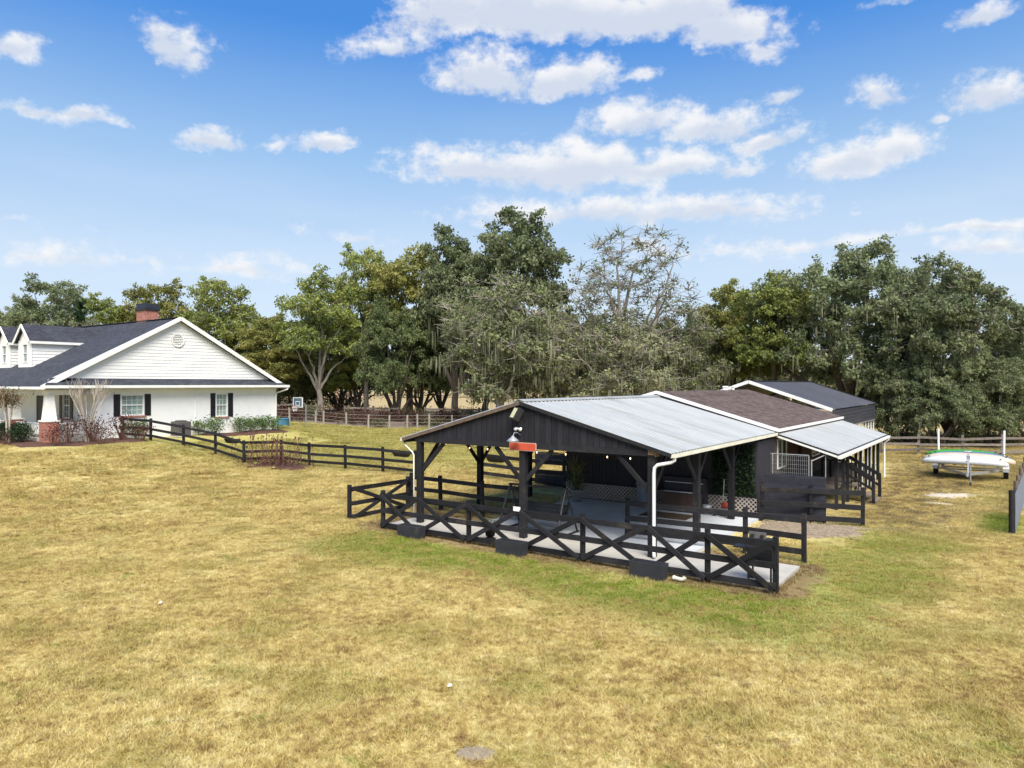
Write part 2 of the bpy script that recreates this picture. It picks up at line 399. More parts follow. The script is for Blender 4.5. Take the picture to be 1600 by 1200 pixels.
# ------------------------------------------------------------------ ground colour shared by soil and blades
def grass_color(nt):
    geo = nt.node('ShaderNodeNewGeometry')
    pos = geo.outputs['Position']
    X, Y, Z = nt.xyz(pos)
    p2 = nt.comb(X, Y, 0.0)
    rel = nt.vm('SUBTRACT', p2, (float(O[0]), float(O[1]), 0))
    u = nt.vm('DOT_PRODUCT', rel, (float(U[0]), float(U[1]), 0), out=1)
    v = nt.vm('DOT_PRODUCT', rel, (float(V[0]), float(V[1]), 0), out=1)
    n1 = nt.noise(p2, .33, 5, .6)
    n2 = nt.noise(p2, 1.7, 5, .62)
    n3 = nt.noise(p2, 7.0, 3, .6)
    n4 = nt.noise(nt.vm('ADD', p2, (31, 17, 0)), .55, 4, .6)
    mixn = nt.m('ADD', nt.m('MULTIPLY', n1, .24), nt.m('ADD', nt.m('MULTIPLY', n2, .34), nt.m('MULTIPLY', n3, .42)))
    col = nt.ramp(mixn, [(.37, (.34, .225, .085)), (.445, (.54, .415, .16)), (.5, (.66, .55, .225)), (.555, (.76, .66, .31)), (.63, (.84, .77, .45))])
    # olive shift in large drifts
    ol = nt.m('MULTIPLY', nt.sstep(n4, .47, .66), .62)
    col = nt.mix(ol, col, (.42, .37, .11))
    # brown thatch showing through and small green sprouts
    th_ = nt.noise(nt.vm('ADD', p2, (9, 51, 0)), 2.6, 5, .68)
    col = nt.mix(nt.m('MULTIPLY', nt.sstep(th_, .53, .66), .48), col, (.33, .205, .095))
    fl_ = nt.noise(nt.vm('ADD', p2, (71, 8, 0)), 3.4, 4, .7)
    col = nt.mix(nt.m('MULTIPLY', nt.sstep(fl_, .58, .70), .55), col, (.27, .30, .05))
    # green band along the apron, right flank, back yard
    def box(val, a, b, soft):
        return nt.m('MULTIPLY', nt.sstep(val, a - soft, a + soft), nt.m('SUBTRACT', 1.0, nt.sstep(val, b - soft, b + soft)))
    wob = nt.m('MULTIPLY', nt.m('SUBTRACT', n1, .5), 5.0)
    vv = nt.m('ADD', v, wob); uu = nt.m('ADD', u, wob)
    g1 = nt.m('MULTIPLY', box(vv, -4.2, -1.0, .9), box(u, -8.6, 4.8, 1.6))
    g2 = nt.m('MULTIPLY', nt.m('MULTIPLY', box(uu, 3.4, 6.0, 1.0), box(v, -3, 8, 2)), .75)
    g3 = nt.m('MULTIPLY', nt.m('MULTIPLY', nt.sstep(Y, 33, 40), nt.m('SUBTRACT', 1.0, nt.sstep(X, -3, 3))), nt.m('SUBTRACT', 1.0, nt.sstep(Y, 62, 66)))
    g4 = nt.m('MULTIPLY', nt.m('MULTIPLY', box(u, 6.9, 7.9, .5), box(v, 9.5, 13, .8)), 1.3)
    gm = nt.m('MAXIMUM', nt.m('MAXIMUM', g1, g2), nt.m('MULTIPLY', g3, .5))
    gm = nt.m('MULTIPLY', gm, nt.sstep(nt.m('ADD', nt.m('MULTIPLY', n2, 1.1), nt.m('MULTIPLY', n3, .9)), .72, 1.08))
    sp = nt.m('MULTIPLY', nt.sstep(nt.noise(nt.vm('ADD', p2, (5, 77, 0)), 1.1, 4, .65), .60, .72), .55)
    gm = nt.m('MAXIMUM', nt.m('MAXIMUM', gm, sp), g4, clamp=True)
    col = nt.mix(gm, col, nt.mix(n3, (.14, .22, .022), (.40, .44, .075)))
    # leaf litter under the oaks at the back right and bare brown around the barn
    b1 = nt.m('MULTIPLY', nt.sstep(nt.m('ADD', v, wob), 17, 30), nt.sstep(u, -2, 3))
    b2 = nt.m('MULTIPLY', nt.sstep(vv, 6, 11), box(uu, 2, 6.2, 1.2))
    lit = nt.m('MULTIPLY', nt.m('MAXIMUM', nt.m('MULTIPLY', b1, .55), nt.m('MULTIPLY', b2, .75)), nt.sstep(n2, .38, .6))
    col = nt.mix(lit, col, (.15, .095, .06))
    # the band of pine straw and soil hugging the slab
    du = nt.m('MAXIMUM', nt.m('SUBTRACT', nt.m('ABSOLUTE', nt.m('ADD', u, 2.75)), 6.12), 0.0)
    dv = nt.m('MAXIMUM', nt.m('SUBTRACT', nt.m('ABSOLUTE', nt.m('SUBTRACT', v, .1)), 1.15), 0.0)
    dd = nt.m('SQRT', nt.m('ADD', nt.m('MULTIPLY', du, du), nt.m('MULTIPLY', dv, dv)))
    soil = nt.m('SUBTRACT', 1.0, nt.sstep(nt.m('ADD', dd, nt.m('MULTIPLY', nt.m('SUBTRACT', n2, .5), 1.1)), .38, .95))
    col = nt.mix(nt.m('MULTIPLY', soil, .8), col, nt.mix(n3, (.15, .10, .06), (.37, .25, .14)))
    # far pasture: pale dry hay
    hay = nt.m('MULTIPLY', nt.sstep(Y, 66, 80), .8)
    col = nt.mix(hay, col, nt.mix(n4, (.34, .25, .13), (.54, .42, .26)))
    return col, n2, n3

m, nt, out = new_mat('lawn_soil')
c, n2, n3 = grass_color(nt)
c = nt.mix(.1, c, (.16, .11, .05))
fine = nt.noise(nt.node('ShaderNodeNewGeometry').outputs['Position'], 26, 4, .7)
c = nt.mix(nt.m('MULTIPLY', nt.sstep(fine, .45, .7), .45), c, nt.mix(1.0, c, (.55, .5, .42), 'MULTIPLY'))
principled(nt, out, c, .95, 0, .15, nt.m('ADD', fine, n3), .8, .06)
M['lawn'] = m
m, nt, out = new_mat('grass_blade')
c, n2, n3 = grass_color(nt)
ra = nt.node('ShaderNodeAttribute', attribute_name='rnd')
lo_ = nt.mix(1.0, c, (.62, .55, .45), 'MULTIPLY')
c = nt.mix(nt.sstep(ra.outputs['Fac'], .12, .5), lo_, c)
c = nt.mix(nt.m('MULTIPLY', nt.sstep(ra.outputs['Fac'], .5, .95), .6), c, nt.mix(.5, nt.mix(1.0, c, (1.35, 1.35, 1.5), 'MULTIPLY'), (.86, .76, .48)))
d = nt.node('ShaderNodeBsdfDiffuse'); nt.put(d.inputs[0], c)
tr = nt.node('ShaderNodeBsdfTranslucent'); nt.put(tr.inputs[0], c)
mx = nt.node('ShaderNodeMixShader'); mx.inputs[0].default_value = .42
nt.l.new(d.outputs[0], mx.inputs[1]); nt.l.new(tr.outputs[0], mx.inputs[2]); nt.l.new(mx.outputs[0], out.inputs[0])
M['grass_blade'] = m

# ------------------------------------------------------------------ mesh builder
def tag(o, label=None, cat=None, group=None, kind=None):
    if label: o['label'] = label
    if cat: o['category'] = cat
    if group: o['group'] = group
    if kind: o['kind'] = kind
    return o
def empty(name, loc, rz=0.0, label=None, cat=None, group=None):
    o = bpy.data.objects.new(name, None); COL.objects.link(o)
    o.empty_display_size = .2
    o.location = loc; o.rotation_euler = (0, 0, rz)
    return tag(o, label, cat, group)
class MB:
    def __init__(s): s.v = []; s.f = []; s.uv = {}
    def add(s, vs, fs, uvs=None):
        b = len(s.v); s.v += [tuple(p) for p in vs]
        for i, f in enumerate(fs):
            if uvs: s.uv[len(s.f)] = uvs[i]
            s.f.append(tuple(b + j for j in f))
        return s
    def box(s, x0, x1, y0, y1, z0, z1):
        v = [(x, y, z) for z in (z0, z1) for y in (y0, y1) for x in (x0, x1)]
        return s.add(v, [(0, 2, 3, 1), (4, 5, 7, 6), (0, 1, 5, 4), (2, 6, 7, 3), (0, 4, 6, 2), (1, 3, 7, 5)])
    def bar(s, p0, p1, w, h, up=(0, 0, 1), bev=0.0):
        """rectangular bar p0->p1, w across, h along up"""
        p0, p1 = Vector(p0), Vector(p1); d = (p1 - p0).normalized(); up = Vector(up)
        if abs(d.dot(up)) > .99: up = Vector((0, 1, 0))
        x = d.cross(up).normalized(); y = x.cross(d).normalized()
        if bev <= 0: prof = [(-w/2, -h/2), (w/2, -h/2), (w/2, h/2), (-w/2, h/2)]
        else:
            b = bev; prof = [(-w/2+b, -h/2), (w/2-b, -h/2), (w/2, -h/2+b), (w/2, h/2-b), (w/2-b, h/2), (-w/2+b, h/2), (-w/2, h/2-b), (-w/2, -h/2+b)]
        n = len(prof)
        vs = [p + x * a + y * c for p in (p0, p1) for a, c in prof]
        fs = [(i, (i+1) % n, n+(i+1) % n, n+i) for i in range(n)] + [tuple(range(n-1, -1, -1)), tuple(range(n, 2*n))]
        return s.add(vs, fs)
    def tube(s, path, rad, n=8, cap=True):
        path = [Vector(p) for p in path]
        if not hasattr(rad, '__len__'): rad = [rad] * len(path)
        rings = []; prev = None
        for i, p in enumerate(path):
            d = (path[min(i+1, len(path)-1)] - path[max(i-1, 0)]).normalized()
            if prev is None:
                a = Vector((0, 0, 1)) if abs(d.z) < .9 else Vector((1, 0, 0))
                x = d.cross(a).normalized()
            else:
                x = (prev - d * prev.dot(d)).normalized()
            prev = x; y = d.cross(x)
            rings.append([p + (x * math.cos(2*math.pi*k/n) + y * math.sin(2*math.pi*k/n)) * rad[i] for k in range(n)])
        vs = [q for r in rings for q in r]
        fs = [(i*n+k, i*n+(k+1) % n, (i+1)*n+(k+1) % n, (i+1)*n+k) for i in range(len(path)-1) for k in range(n)]
        if cap: fs += [tuple(range(n-1, -1, -1)), tuple(range((len(path)-1)*n, len(path)*n))]
        return s.add(vs, fs)
    def lathe(s, prof, n=16, c=(0, 0, 0)):
        vs = [(c[0]+r*math.cos(2*math.pi*k/n), c[1]+r*math.sin(2*math.pi*k/n), c[2]+z) for r, z in prof for k in range(n)]
        fs = [(i*n+k, i*n+(k+1) % n, (i+1)*n+(k+1) % n, (i+1)*n+k) for i in range(len(prof)-1) for k in range(n)]
        fs += [tuple(range(n-1, -1, -1)), tuple(range((len(prof)-1)*n, len(prof)*n))]
        return s.add(vs, fs)
    def prism(s, poly, axis, a, b):
        """extrude a 2D polygon; axis 'y': poly in (x,z); 'x': poly in (y,z); 'z': poly in (x,y)"""
        def P(p, q): return {'y': (p[0], q, p[1]), 'x': (q, p[0], p[1]), 'z': (p[0], p[1], q)}[axis]
        n = len(poly)
        vs = [P(p, a) for p in poly] + [P(p, b) for p in poly]
        fs = [tuple(range(n)), tuple(range(2*n-1, n-1, -1))] + [(i, n+i, n+(i+1) % n, (i+1) % n) for i in range(n)]
        return s.add(vs, fs)
    def mesh(s, name, mat, smooth=False):
        me = bpy.data.meshes.new(name); me.from_pydata(s.v, [], s.f)
        bm = bmesh.new(); bm.from_mesh(me); bmesh.ops.recalc_face_normals(bm, faces=bm.faces); bm.to_mesh(me); bm.free()
        if s.uv:
            l = me.uv_layers.new(name='UVMap')
            for i, p in enumerate(me.polygons):
                if i in s.uv:
                    # match by position: uvs are given as functions of the point
                    fn = s.uv[i]
                    for li in p.loop_indices:
                        l.data[li].uv = fn(me.vertices[me.loops[li].vertex_index].co)
        me.materials.append(M[mat] if isinstance(mat, str) else mat)
        if smooth: me.polygons.foreach_set('use_smooth', [True] * len(me.polygons))
        me.update()
        return me
    def build(s, name, mat, parent=None, loc=None, rz=0.0, smooth=False):
        return put(name, s.mesh(name, mat, smooth), parent, loc, rz)
def put(name, me, parent=None, loc=None, rz=0.0):
    o = bpy.data.objects.new(name, me); COL.objects.link(o)
    if parent is not None: o.parent = parent
    if loc is not None: o.location = loc
    o.rotation_euler = (0, 0, rz)
    return o
def copy_tree(o, parent=None):
    c = o.copy(); COL.objects.link(c)
    if parent is not None: c.parent = parent
    for ch in list(o.children): copy_tree(ch, c)
    return c
def np_mesh(name, verts, nper, tint=None, mat=None, attr='tint'):
    """faces of nper consecutive vertices each"""
    verts = np.asarray(verts, np.float32).reshape(-1, 3); nv = len(verts); nf = nv // nper
    me = bpy.data.meshes.new(name)
    me.vertices.add(nv); me.vertices.foreach_set('co', verts.ravel())
    me.loops.add(nv); me.loops.foreach_set('vertex_index', np.arange(nv, dtype=np.int32))
    me.polygons.add(nf); me.polygons.foreach_set('loop_start', np.arange(0, nv, nper, dtype=np.int32))
    me.polygons.foreach_set('loop_total', np.full(nf, nper, np.int32))
    me.update(calc_edges=True)
    if tint is not None:
        a = me.attributes.new(attr, 'FLOAT', 'FACE'); a.data.foreach_set('value', np.asarray(tint, np.float32))
    if mat: me.materials.append(M[mat])
    return me

RZ = -AX                                 # local x = U, local y = V

# ------------------------------------------------------------------ ground
def ground_sheet():
    ys = np.concatenate([np.arange(-20, 0, 4), np.arange(0, 90, .8), np.arange(90, 200, 8), [220, 260, 320, 400, 550, 750, 1100, 1800]])
    xs = np.concatenate([[-1600, -1000, -600, -400, -280, -200, -150, -110, -80], np.arange(-60, 60.1, .8), [80, 110, 150, 200, 280, 400, 600, 1000, 1600]])
    gx, gy = np.meshgrid(xs, ys)
    gz = terrain(gx, gy)
    co = np.stack([gx, gy, gz], -1).reshape(-1, 3)
    nx, ny = len(xs), len(ys)
    me = bpy.data.meshes.new('lawn')
    f = [(j*nx+i, j*nx+i+1, (j+1)*nx+i+1, (j+1)*nx+i) for j in range(ny-1) for i in range(nx-1)]
    me.from_pydata(co.tolist(), [], f)
    me.polygons.foreach_set('use_smooth', [True] * len(f))
    me.materials.append(M['lawn'])
    return tag(put('lawn', me), kind='structure')
ground_sheet()

def patch(name, pts, mat, raise_=.03, mound=.05, kind='structure', res=.35, world=True, ragged=.25):
    """irregular sheet of ground cover draped on the terrain inside a polygon of world points"""
    pts = np.array(pts, float); c = pts.mean(0)
    # radial fan with rings
    n = 72
    ang = np.linspace(0, 2*math.pi, n, endpoint=False)
    rad = []
    for a in ang:
        d = np.array([math.cos(a), math.sin(a)]); best = 0
        for i in range(len(pts)):
            p, q = pts[i] - c, pts[(i+1) % len(pts)] - c
            e = q - p; den = d[0]*e[1] - d[1]*e[0]
            if abs(den) < 1e-9: continue
            t = (p[0]*e[1] - p[1]*e[0]) / den; s_ = (p[0]*d[1] - p[1]*d[0]) / den
            if t > 0 and -1e-6 <= s_ <= 1+1e-6: best = max(best, t)
        rad.append(best)
    rad = np.array(rad) + rng.normal(0, ragged*.4, n)
    rad = np.maximum(rad, .1)
    K = 7; vs = [(c[0], c[1], tz(*c) + raise_ + mound)]; fs = []
    for k in range(1, K+1):
        r = k / K
        for j in range(n):
            x, y = c + np.array([math.cos(ang[j]), math.sin(ang[j])]) * rad[j] * r
            z = tz(x, y) + raise_ * (1 if k < K else -.6) + mound * (1 - r**4) * (.6 + .4*rng.random())
            vs.append((x, y, z))
    for j in range(n): fs.append((0, 1+j, 1+(j+1) % n))
    for k in range(K-1):
        for j in range(n):
            a = 1+k*n+j; b = 1+k*n+(j+1) % n
            fs.append((a, a+n, b+n, b))
    mb = MB(); mb.add(vs, fs)
    return tag(mb.build(name, mat, smooth=True), kind=kind)

# ================================================================== SLAB AND GROUND COVERS
def slab():
    root = empty('concrete_slab', at(0, 0, 0), RZ)
    root['kind'] = 'structure'
    xs = np.linspace(-8.85, 3.38, 6)
    for i in range(5):
        mb = MB(); mb.box(xs[i]+.006, xs[i+1]-.006, -1.02, 1.22, -.1, .10)
        mb.build('apron_panel', 'concrete', root)
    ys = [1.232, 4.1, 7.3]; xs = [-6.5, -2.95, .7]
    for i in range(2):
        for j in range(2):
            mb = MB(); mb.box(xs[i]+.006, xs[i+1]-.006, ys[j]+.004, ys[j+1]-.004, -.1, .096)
            mb.build('floor_panel', 'brightened_floor', root)
slab()
def uvpoly(pts): return [at(u, v)[:2] for u, v in pts]
patch('mulch_bed', [hat(-1.2, -1.6)[:2], hat(-2.6, 1.0)[:2], hat(-3.3, 4.0)[:2], hat(-1.0, 4.6)[:2], hat(.2, 1.0)[:2], hat(5, -.2)[:2], hat(9, -.4)[:2], hat(9, -1.8)[:2], hat(4, -2.1)[:2]], 'mulch', .05, .07)
patch('fence_corner_mulch_bed', [(-14.2, 35.4), (-11.9, 36.2), (-10.4, 35.9), (-10.2, 37.2), (-12.3, 38.6), (-14.0, 37.4)], 'mulch', .05, .08)
patch('wall_mulch_bed', [hat(-.1, 7.9)[:2], hat(-1.3, 8.2)[:2], hat(-1.6, 11)[:2], hat(-1.3, 14.4)[:2], hat(-.1, 14.4)[:2]], 'mulch', .05, .05)
patch('wood_chip_bed', uvpoly([(7.95, 9.1), (11, 8.6), (20, 9), (26, 18), (26, 40), (9, 40), (7.95, 30)]), 'wood_chips', .04, .03)
patch('gravel_patch', uvpoly([(.9, 4.6), (2.6, 4.9), (4.0, 6.6), (3.7, 7.9), (.9, 7.5)]), 'gravel_ground', .02, .03)
patch('pale_sand_patch', [(17.0, 29.3), (19.0, 29.2), (19.3, 29.9), (17.6, 30.4)], 'pale_sand', .015, .03, ragged=.5)
patch('pale_sand_patch', [(15.9, 27.4), (16.8, 27.1), (17.0, 27.5), (16.2, 27.8)], 'pale_sand', .015, .02, ragged=.3)
patch('bare_earth_patch', [(-.72, 8.86), (-.62, 8.76), (-.45, 8.72), (-.27, 8.77), (-.18, 8.9), (-.3, 9.02), (-.5, 9.05), (-.66, 8.98)], 'worn_earth', .02, .006, ragged=.06)
# leaf litter under the far trees beyond the wire fence
patch('leaf_litter', [(-26, 64), (-10, 63.6), (0, 63.5), (2, 70), (-12, 72), (-26, 73)], 'bare_dirt', .05, .05, ragged=.8)

def pebbles():
    mb = MB()
    for i in range(1700):
        u, v = rng.uniform(.8, 4.0), rng.uniform(4.7, 7.7)
        if u > 2.6 and v < 5.6: continue
        x, y, _ = at(u, v); r = rng.uniform(.012, .034); z = tz(x, y) + .05
        a = rng.uniform(0, 6.28)
        vs = [(x + r*math.cos(a+k*1.57)*rng.uniform(.7, 1.2), y + r*math.sin(a+k*1.57)*rng.uniform(.7, 1.2), z) for k in range(4)] + [(x, y, z + r*.6)]
        mb.add(vs, [(0, 1, 4), (1, 2, 4), (2, 3, 4), (3, 0, 4)])
    tag(mb.build('gravel', 'pebble'), 'loose pale gravel stones beside the slab edge', None, None, 'stuff')
pebbles()

# ================================================================== HOUSE
HG = 1.46
def wall_cells(mb, a0, a1, z0, z1, openings, mk):
    """fill the rectangle a0..a1 x z0..z1 around the openings with boxes made by mk(mb,a,b,c,d)"""
    xs = sorted({a0, a1, *[o[0] for o in openings], *[o[1] for o in openings]})
    for i in range(len(xs)-1):
        a, b = xs[i], xs[i+1]; c = (a+b)/2
        op = sorted([(o[2], o[3]) for o in openings if o[0] < c < o[1]])
        z = z0
        for lo, hi in op:
            if lo > z: mk(mb, a, b, z, lo)
            z = hi
        if z < z1: mk(mb, a, b, z, z1)

def house():
    g = lambda z: z - HG
    root = empty('white_house', (float(HA[0]), float(HA[1]), HG), RZ,
                 'white gabled house with dark shingle roof, dormers and brick chimney', 'house')
    W, LEN, SL = 14.1, 24.0, .55
    roofz = lambda y: 4.5 + SL * (min(y, W - y) + .4)
    w1 = (3.66, 5.0, 2.78, 4.0); w2 = (9.56, 10.4, 2.52, 4.0)
    mb = MB(); wall_cells(mb, 2.35, W, HG-.6, 4.34, [w1, w2], lambda m_, a, b, c, d: m_.box(-.2, 0, a, b, g(c), g(d)))
    mb.build('gable_wall', 'white_stucco', root)
    f1 = (-4.02, -3.1, 2.6, 4.1)
    mb = MB(); wall_cells(mb, -LEN, -.2, HG-.6, 4.34, [f1, (-7.6, -6.6, 1.6, 3.9)], lambda m_, a, b, c, d: m_.box(a, b, 2.35, 2.55, g(c), g(d)))
    mb.build('front_wall', 'white_stucco', root)
    mb = MB(); mb.box(-LEN, -.2, W-.2, W, g(HG-.6), g(4.34)); mb.box(-LEN, -LEN+.2, 2.55, W-.2, g(HG-.6), g(4.34))
    mb.build('rear_wall', 'white_stucco', root)
    # gable siding, lapped boards
    mb = MB(); z = 4.86
    while z < 8.5:
        z2 = min(z + .195, 8.52)
        y0 = (z - 4.5)/SL - .4; y1 = max((z2 - 4.5)/SL - .4, y0); 
        y0 = max(y0, 0.0) ; y1 = max(y1, y0)
        vs = [(.035, y0, g(z)), (.035, W-y0, g(z)), (.008, W-y1, g(z2)), (.008, y1, g(z2)), (0, y0, g(z)), (0, W-y0, g(z))]
        mb.add(vs, [(0, 1, 2, 3), (0, 4, 5, 1)])
        z += .195
    mb.add([(-.02, -.1, g(4.8)), (-.02, W+.1, g(4.8)), (-.02, W/2, g(8.6))], [(0, 1, 2)])
    mb.build('gable_siding', 'white_siding', root)
    # round louvred vent
    mb = MB(); c = Vector((.06, 7.02, g(7.25)))
    pts = [(c.y + .42*math.cos(k*math.pi/6), c.z + .42*math.sin(k*math.pi/6)) for k in range(12)]
    pin = [(c.y + .34*math.cos(k*math.pi/6), c.z + .34*math.sin(k*math.pi/6)) for k in range(12)]
    vs = [(.04, *p) for p in pts] + [(.10, *p) for p in pts] + [(.10, *p) for p in pin] + [(.05, *p) for p in pin]
    fs = []
    for r in range(3):
        for k in range(12): fs.append((r*12+k, r*12+(k+1) % 12, (r+1)*12+(k+1) % 12, (r+1)*12+k))
    mb.add(vs, fs)
    vent = mb.build('gable_vent', 'white_trim', root)
    mb = MB()
    for k in range(7):
        zz = c.z - .3 + k*.1; hw = math.sqrt(max(.34**2 - (zz - c.z)**2, .01))
        mb.bar((.07, c.y-hw, zz), (.07, c.y+hw, zz), .06, .015, (.6, 0, .8))
    mb.build('louvre', 'white_trim', vent)
    # roof slopes
    ridge = roofz(W/2)
    uvf = lambda co: (co.x, co.y * 1.14)
    def slope(mb, pts, th=.13):
        n = len(pts); lo = [(p[0], p[1], p[2]-th) for p in pts]
        mb.add(pts + lo, [tuple(range(n)), tuple(range(2*n-1, n-1, -1))] + [(i, (i+1) % n, n+(i+1) % n, n+i) for i in range(n)], [uvf]*(n+2))
    mb = MB()
    slope(mb, [(.32, -.5, g(4.445)), (.32, W/2, g(ridge)), (-LEN-.4, W/2, g(ridge)), (-LEN-.4, -.5, g(4.445))])
    slope(mb, [(.32, W+.5, g(4.445)), (-LEN-.4, W+.5, g(4.445)), (-LEN-.4, W/2, g(ridge)), (.32, W/2, g(ridge))])
    roof = mb.build('roof', 'shingle_dark', root)
    mb = MB(); mb.bar((.34, W/2, g(ridge)+.02), (-LEN-.4, W/2, g(ridge)+.02), .3, .04); mb.build('ridge_cap', 'shutter', roof)
    mb = MB(); uvp = lambda co: (co.y, co.x*1.2)
    pts = [(.0, .05, g(4.93)), (.0, W-.05, g(4.93)), (.58, W+.45, g(4.54)), (.58, -.45, g(4.54))]
    lo = [(p[0], p[1], p[2]-.06) for p in pts]
    mb.add(pts+lo, [(0, 1, 2, 3), (7, 6, 5, 4), (0, 4, 5, 1), (1, 5, 6, 2), (2, 6, 7, 3), (3, 7, 4, 0)], [uvp]*6)
    mb.build('pent_roof', 'shingle_dark', root)
    for a, b in (((.36, -.5, 4.40), (.36, W/2, ridge-.05)), ((.36, W+.5, 4.40), (.36, W/2, ridge-.05))):
        mb = MB(); mb.bar((a[0], a[1], g(a[2])), (b[0], b[1], g(b[2])), .05, .24, bev=.01); mb.build('rake_board', 'white_trim', root)
    mb = MB(); mb.box(.583, .70, -.5, W+.6, g(4.38), g(4.53)); mb.build('gable_gutter', 'white_trim', root)
    mb = MB(); mb.box(0.002, .58, -.45, W+.45, g(4.33), g(4.36)); mb.build('soffit', 'white_trim', root)
    mb = MB(); mb.box(-LEN, .72, -.64, -.505, g(4.32), g(4.46)); mb.build('front_gutter', 'white_trim', root)
    mb = MB(); mb.box(-LEN, .02, -.5, 2.34, g(4.28), g(4.31)); mb.build('porch_ceiling', 'white_trim', root)
    mb = MB(); mb.box(-LEN, .12, -.14, .14, g(4.02), g(4.275)); mb.box(-.14, .12, .142, 2.34, g(4.02), g(4.275)); mb.build('porch_beam', 'white_trim', root)
    mb = MB(); mb.box(-LEN, .1, -.3, 2.345, g(HG-.6), g(HG+.28)); mb.build('porch_floor', 'concrete', root)
    # porch columns
    for x in (0, -4.4, -8.8):
        cm = MB(); 
        a, b = .27, .17
        vs = [(x+sx*a, sy*a, g(2.7)) for sx, sy in ((-1, -1), (1, -1), (1, 1), (-1, 1))] + [(x+sx*b, sy*b, g(4.02)) for sx, sy in ((-1, -1), (1, -1), (1, 1), (-1, 1))]
        cm.add(vs, [(0, 1, 5, 4), (1, 2, 6, 5), (2, 3, 7, 6), (3, 0, 4, 7), (3, 2, 1, 0), (4, 5, 6, 7)])
        col = cm.build('porch_column', 'white_trim', root)
        pm = MB(); pm.box(x-.34, x+.34, -.34, .34, g(HG-.5), g(2.62)); pm.build('brick_pier', 'brick', col)
        pm = MB(); pm.box(x-.38, x+.38, -.38, .38, g(2.622), g(2.70)); pm.build('cap_stone', 'white_trim', col)
    def railing(p0, p1, n):
        r = MB(); r.bar((*p0, g(2.5)), (*p1, g(2.5)), .07, .06); r.bar((*p0, g(1.95)), (*p1, g(1.95)), .05, .06)
        for k in range(n):
            t = (k+.5)/n; x = p0[0]+(p1[0]-p0[0])*t; y = p0[1]+(p1[1]-p0[1])*t
            r.box(x-.022, x+.022, y-.022, y+.022, g(1.98), g(2.47))
        r.build('porch_railing', 'white_trim', root)
    railing((-.36, 0), (-4.04, 0), 26); railing((-4.76, 0), (-8.44, 0), 26); railing((0, .36), (0, 2.3), 14)
    # windows
    def window(axis, a0, a1, z0, z1, plane, cols, rows, curtain='glass', dep=.12, sill=True, frame_w=.07):
        """axis 'x': window in a wall whose outside looks along +x at x=plane; 'y-': outside looks along -y at y=plane"""
        def bx(mb, a, b, z, zz, d0, d1):
            if axis == 'x': mb.box(plane-d1, plane-d0, a, b, g(z), g(zz))
            else: mb.box(a, b, plane+d0, plane+d1, g(z), g(zz))
        f = MB(); fw = frame_w
        bx(f, a0, a0+fw, z0, z1, -.02, dep); bx(f, a1-fw, a1, z0, z1, -.02, dep)
        bx(f, a0+fw, a1-fw, z1-fw, z1, -.02, dep); bx(f, a0+fw, a1-fw, z0, z0+fw, -.02, dep)
        zm = (z0+z1)/2; bx(f, a0+fw, a1-fw, zm-.03, zm+.03, .01, dep)
        win = f.build('window', 'white_trim', root)
        for (za, zb) in ((z0+fw, zm-.03), (zm+.03, z1-fw)):
            p = MB(); bx(p, a0+fw, a1-fw, za, zb, .07, .08); p.build('pane', curtain, win)
        mu = MB()
        for k in range(1, cols):
            a = a0+fw + (a1-a0-2*fw)*k/cols
            bx(mu, a-.009, a+.009, z0+fw, zm-.03, .055, .068); bx(mu, a-.009, a+.009, zm+.03, z1-fw, .055, .068)
        for k in range(1, rows):
            for (za, zb) in ((z0+fw, zm-.03), (zm+.03, z1-fw)):
                z = za+(zb-za)*k/rows
                bx(mu, a0+fw, a1-fw, z-.009, z+.009, .0545, .0545+.013)
        mu.build('muntin', 'white_trim', win)
        if sill:
            s_ = MB(); bx(s_, a0-.1, a1+.1, z0-.10, z0-.003, -.07, .1); s_.build('brick_sill', 'brick', win)
        return win
    window('x', *w1, 0, 4, 2); window('x', *w2, 0, 3, 2)
    window('y-', *f1, 2.35, 3, 2, 'glass_dark')
    def shutter_x(a0, a1, z0, z1):
        sh = MB(); sh.box(.003, .035, a0, a1, g(z0), g(z1)); o = sh.build('shutter', 'shutter', root)
        sl = MB(); n = 18
        for k in range(n):
            z = z0+.08 + (z1-z0-.16)*(k+.5)/n
            sl.bar((.042, a0+.05, g(z)), (.042, a1-.05, g(z)), .05, .012, (.6, 0, .8))
        sl.build('louvre', 'shutter', o)
    for a0, a1, q in ((3.27, 3.63, w1), (5.03, 5.39, w1), (9.2, 9.53, w2), (10.43, 10.78, w2)): shutter_x(a0, a1, q[2]-.02, q[3]+.02)
    for a0, a1 in ((-3.07, -2.72), (-4.4, -4.05)):
        sh = MB(); sh.box(a0, a1, 2.31, 2.347, g(2.58), g(4.12)); sh.build('shutter', 'shutter', root)
    dm = MB(); dm.box(-7.58, -6.62, 2.40, 2.46, g(1.6), g(3.88)); dm.build('front_door', 'shutter', root)
    # downspout, conduit
    mb = MB(); mb.tube([(.64, W+.5, g(4.37)), (.64, W+.45, g(4.25)), (.12, W-.02, g(4.0)), (.1, W-.08, g(3.8)), (.1, W-.08, g(1.5))], .05, 8); mb.build('downspout', 'white_trim', root)
    mb = MB(); mb.tube([(.03, 8.22, g(4.32)), (.03, 8.22, g(2.35))], .02, 6); mb.box(.003, .1, 8.12, 8.32, g(2.2), g(2.36)); mb.build('conduit', 'white_stucco', root)
    # chimney
    cx, cy = -4.05, 7.35
    ch = MB(); ch.box(cx-.55, cx+.55, cy-.42, cy+.42, g(7.9), g(9.28)); cho = ch.build('chimney', 'brick', root)
    cp = MB()
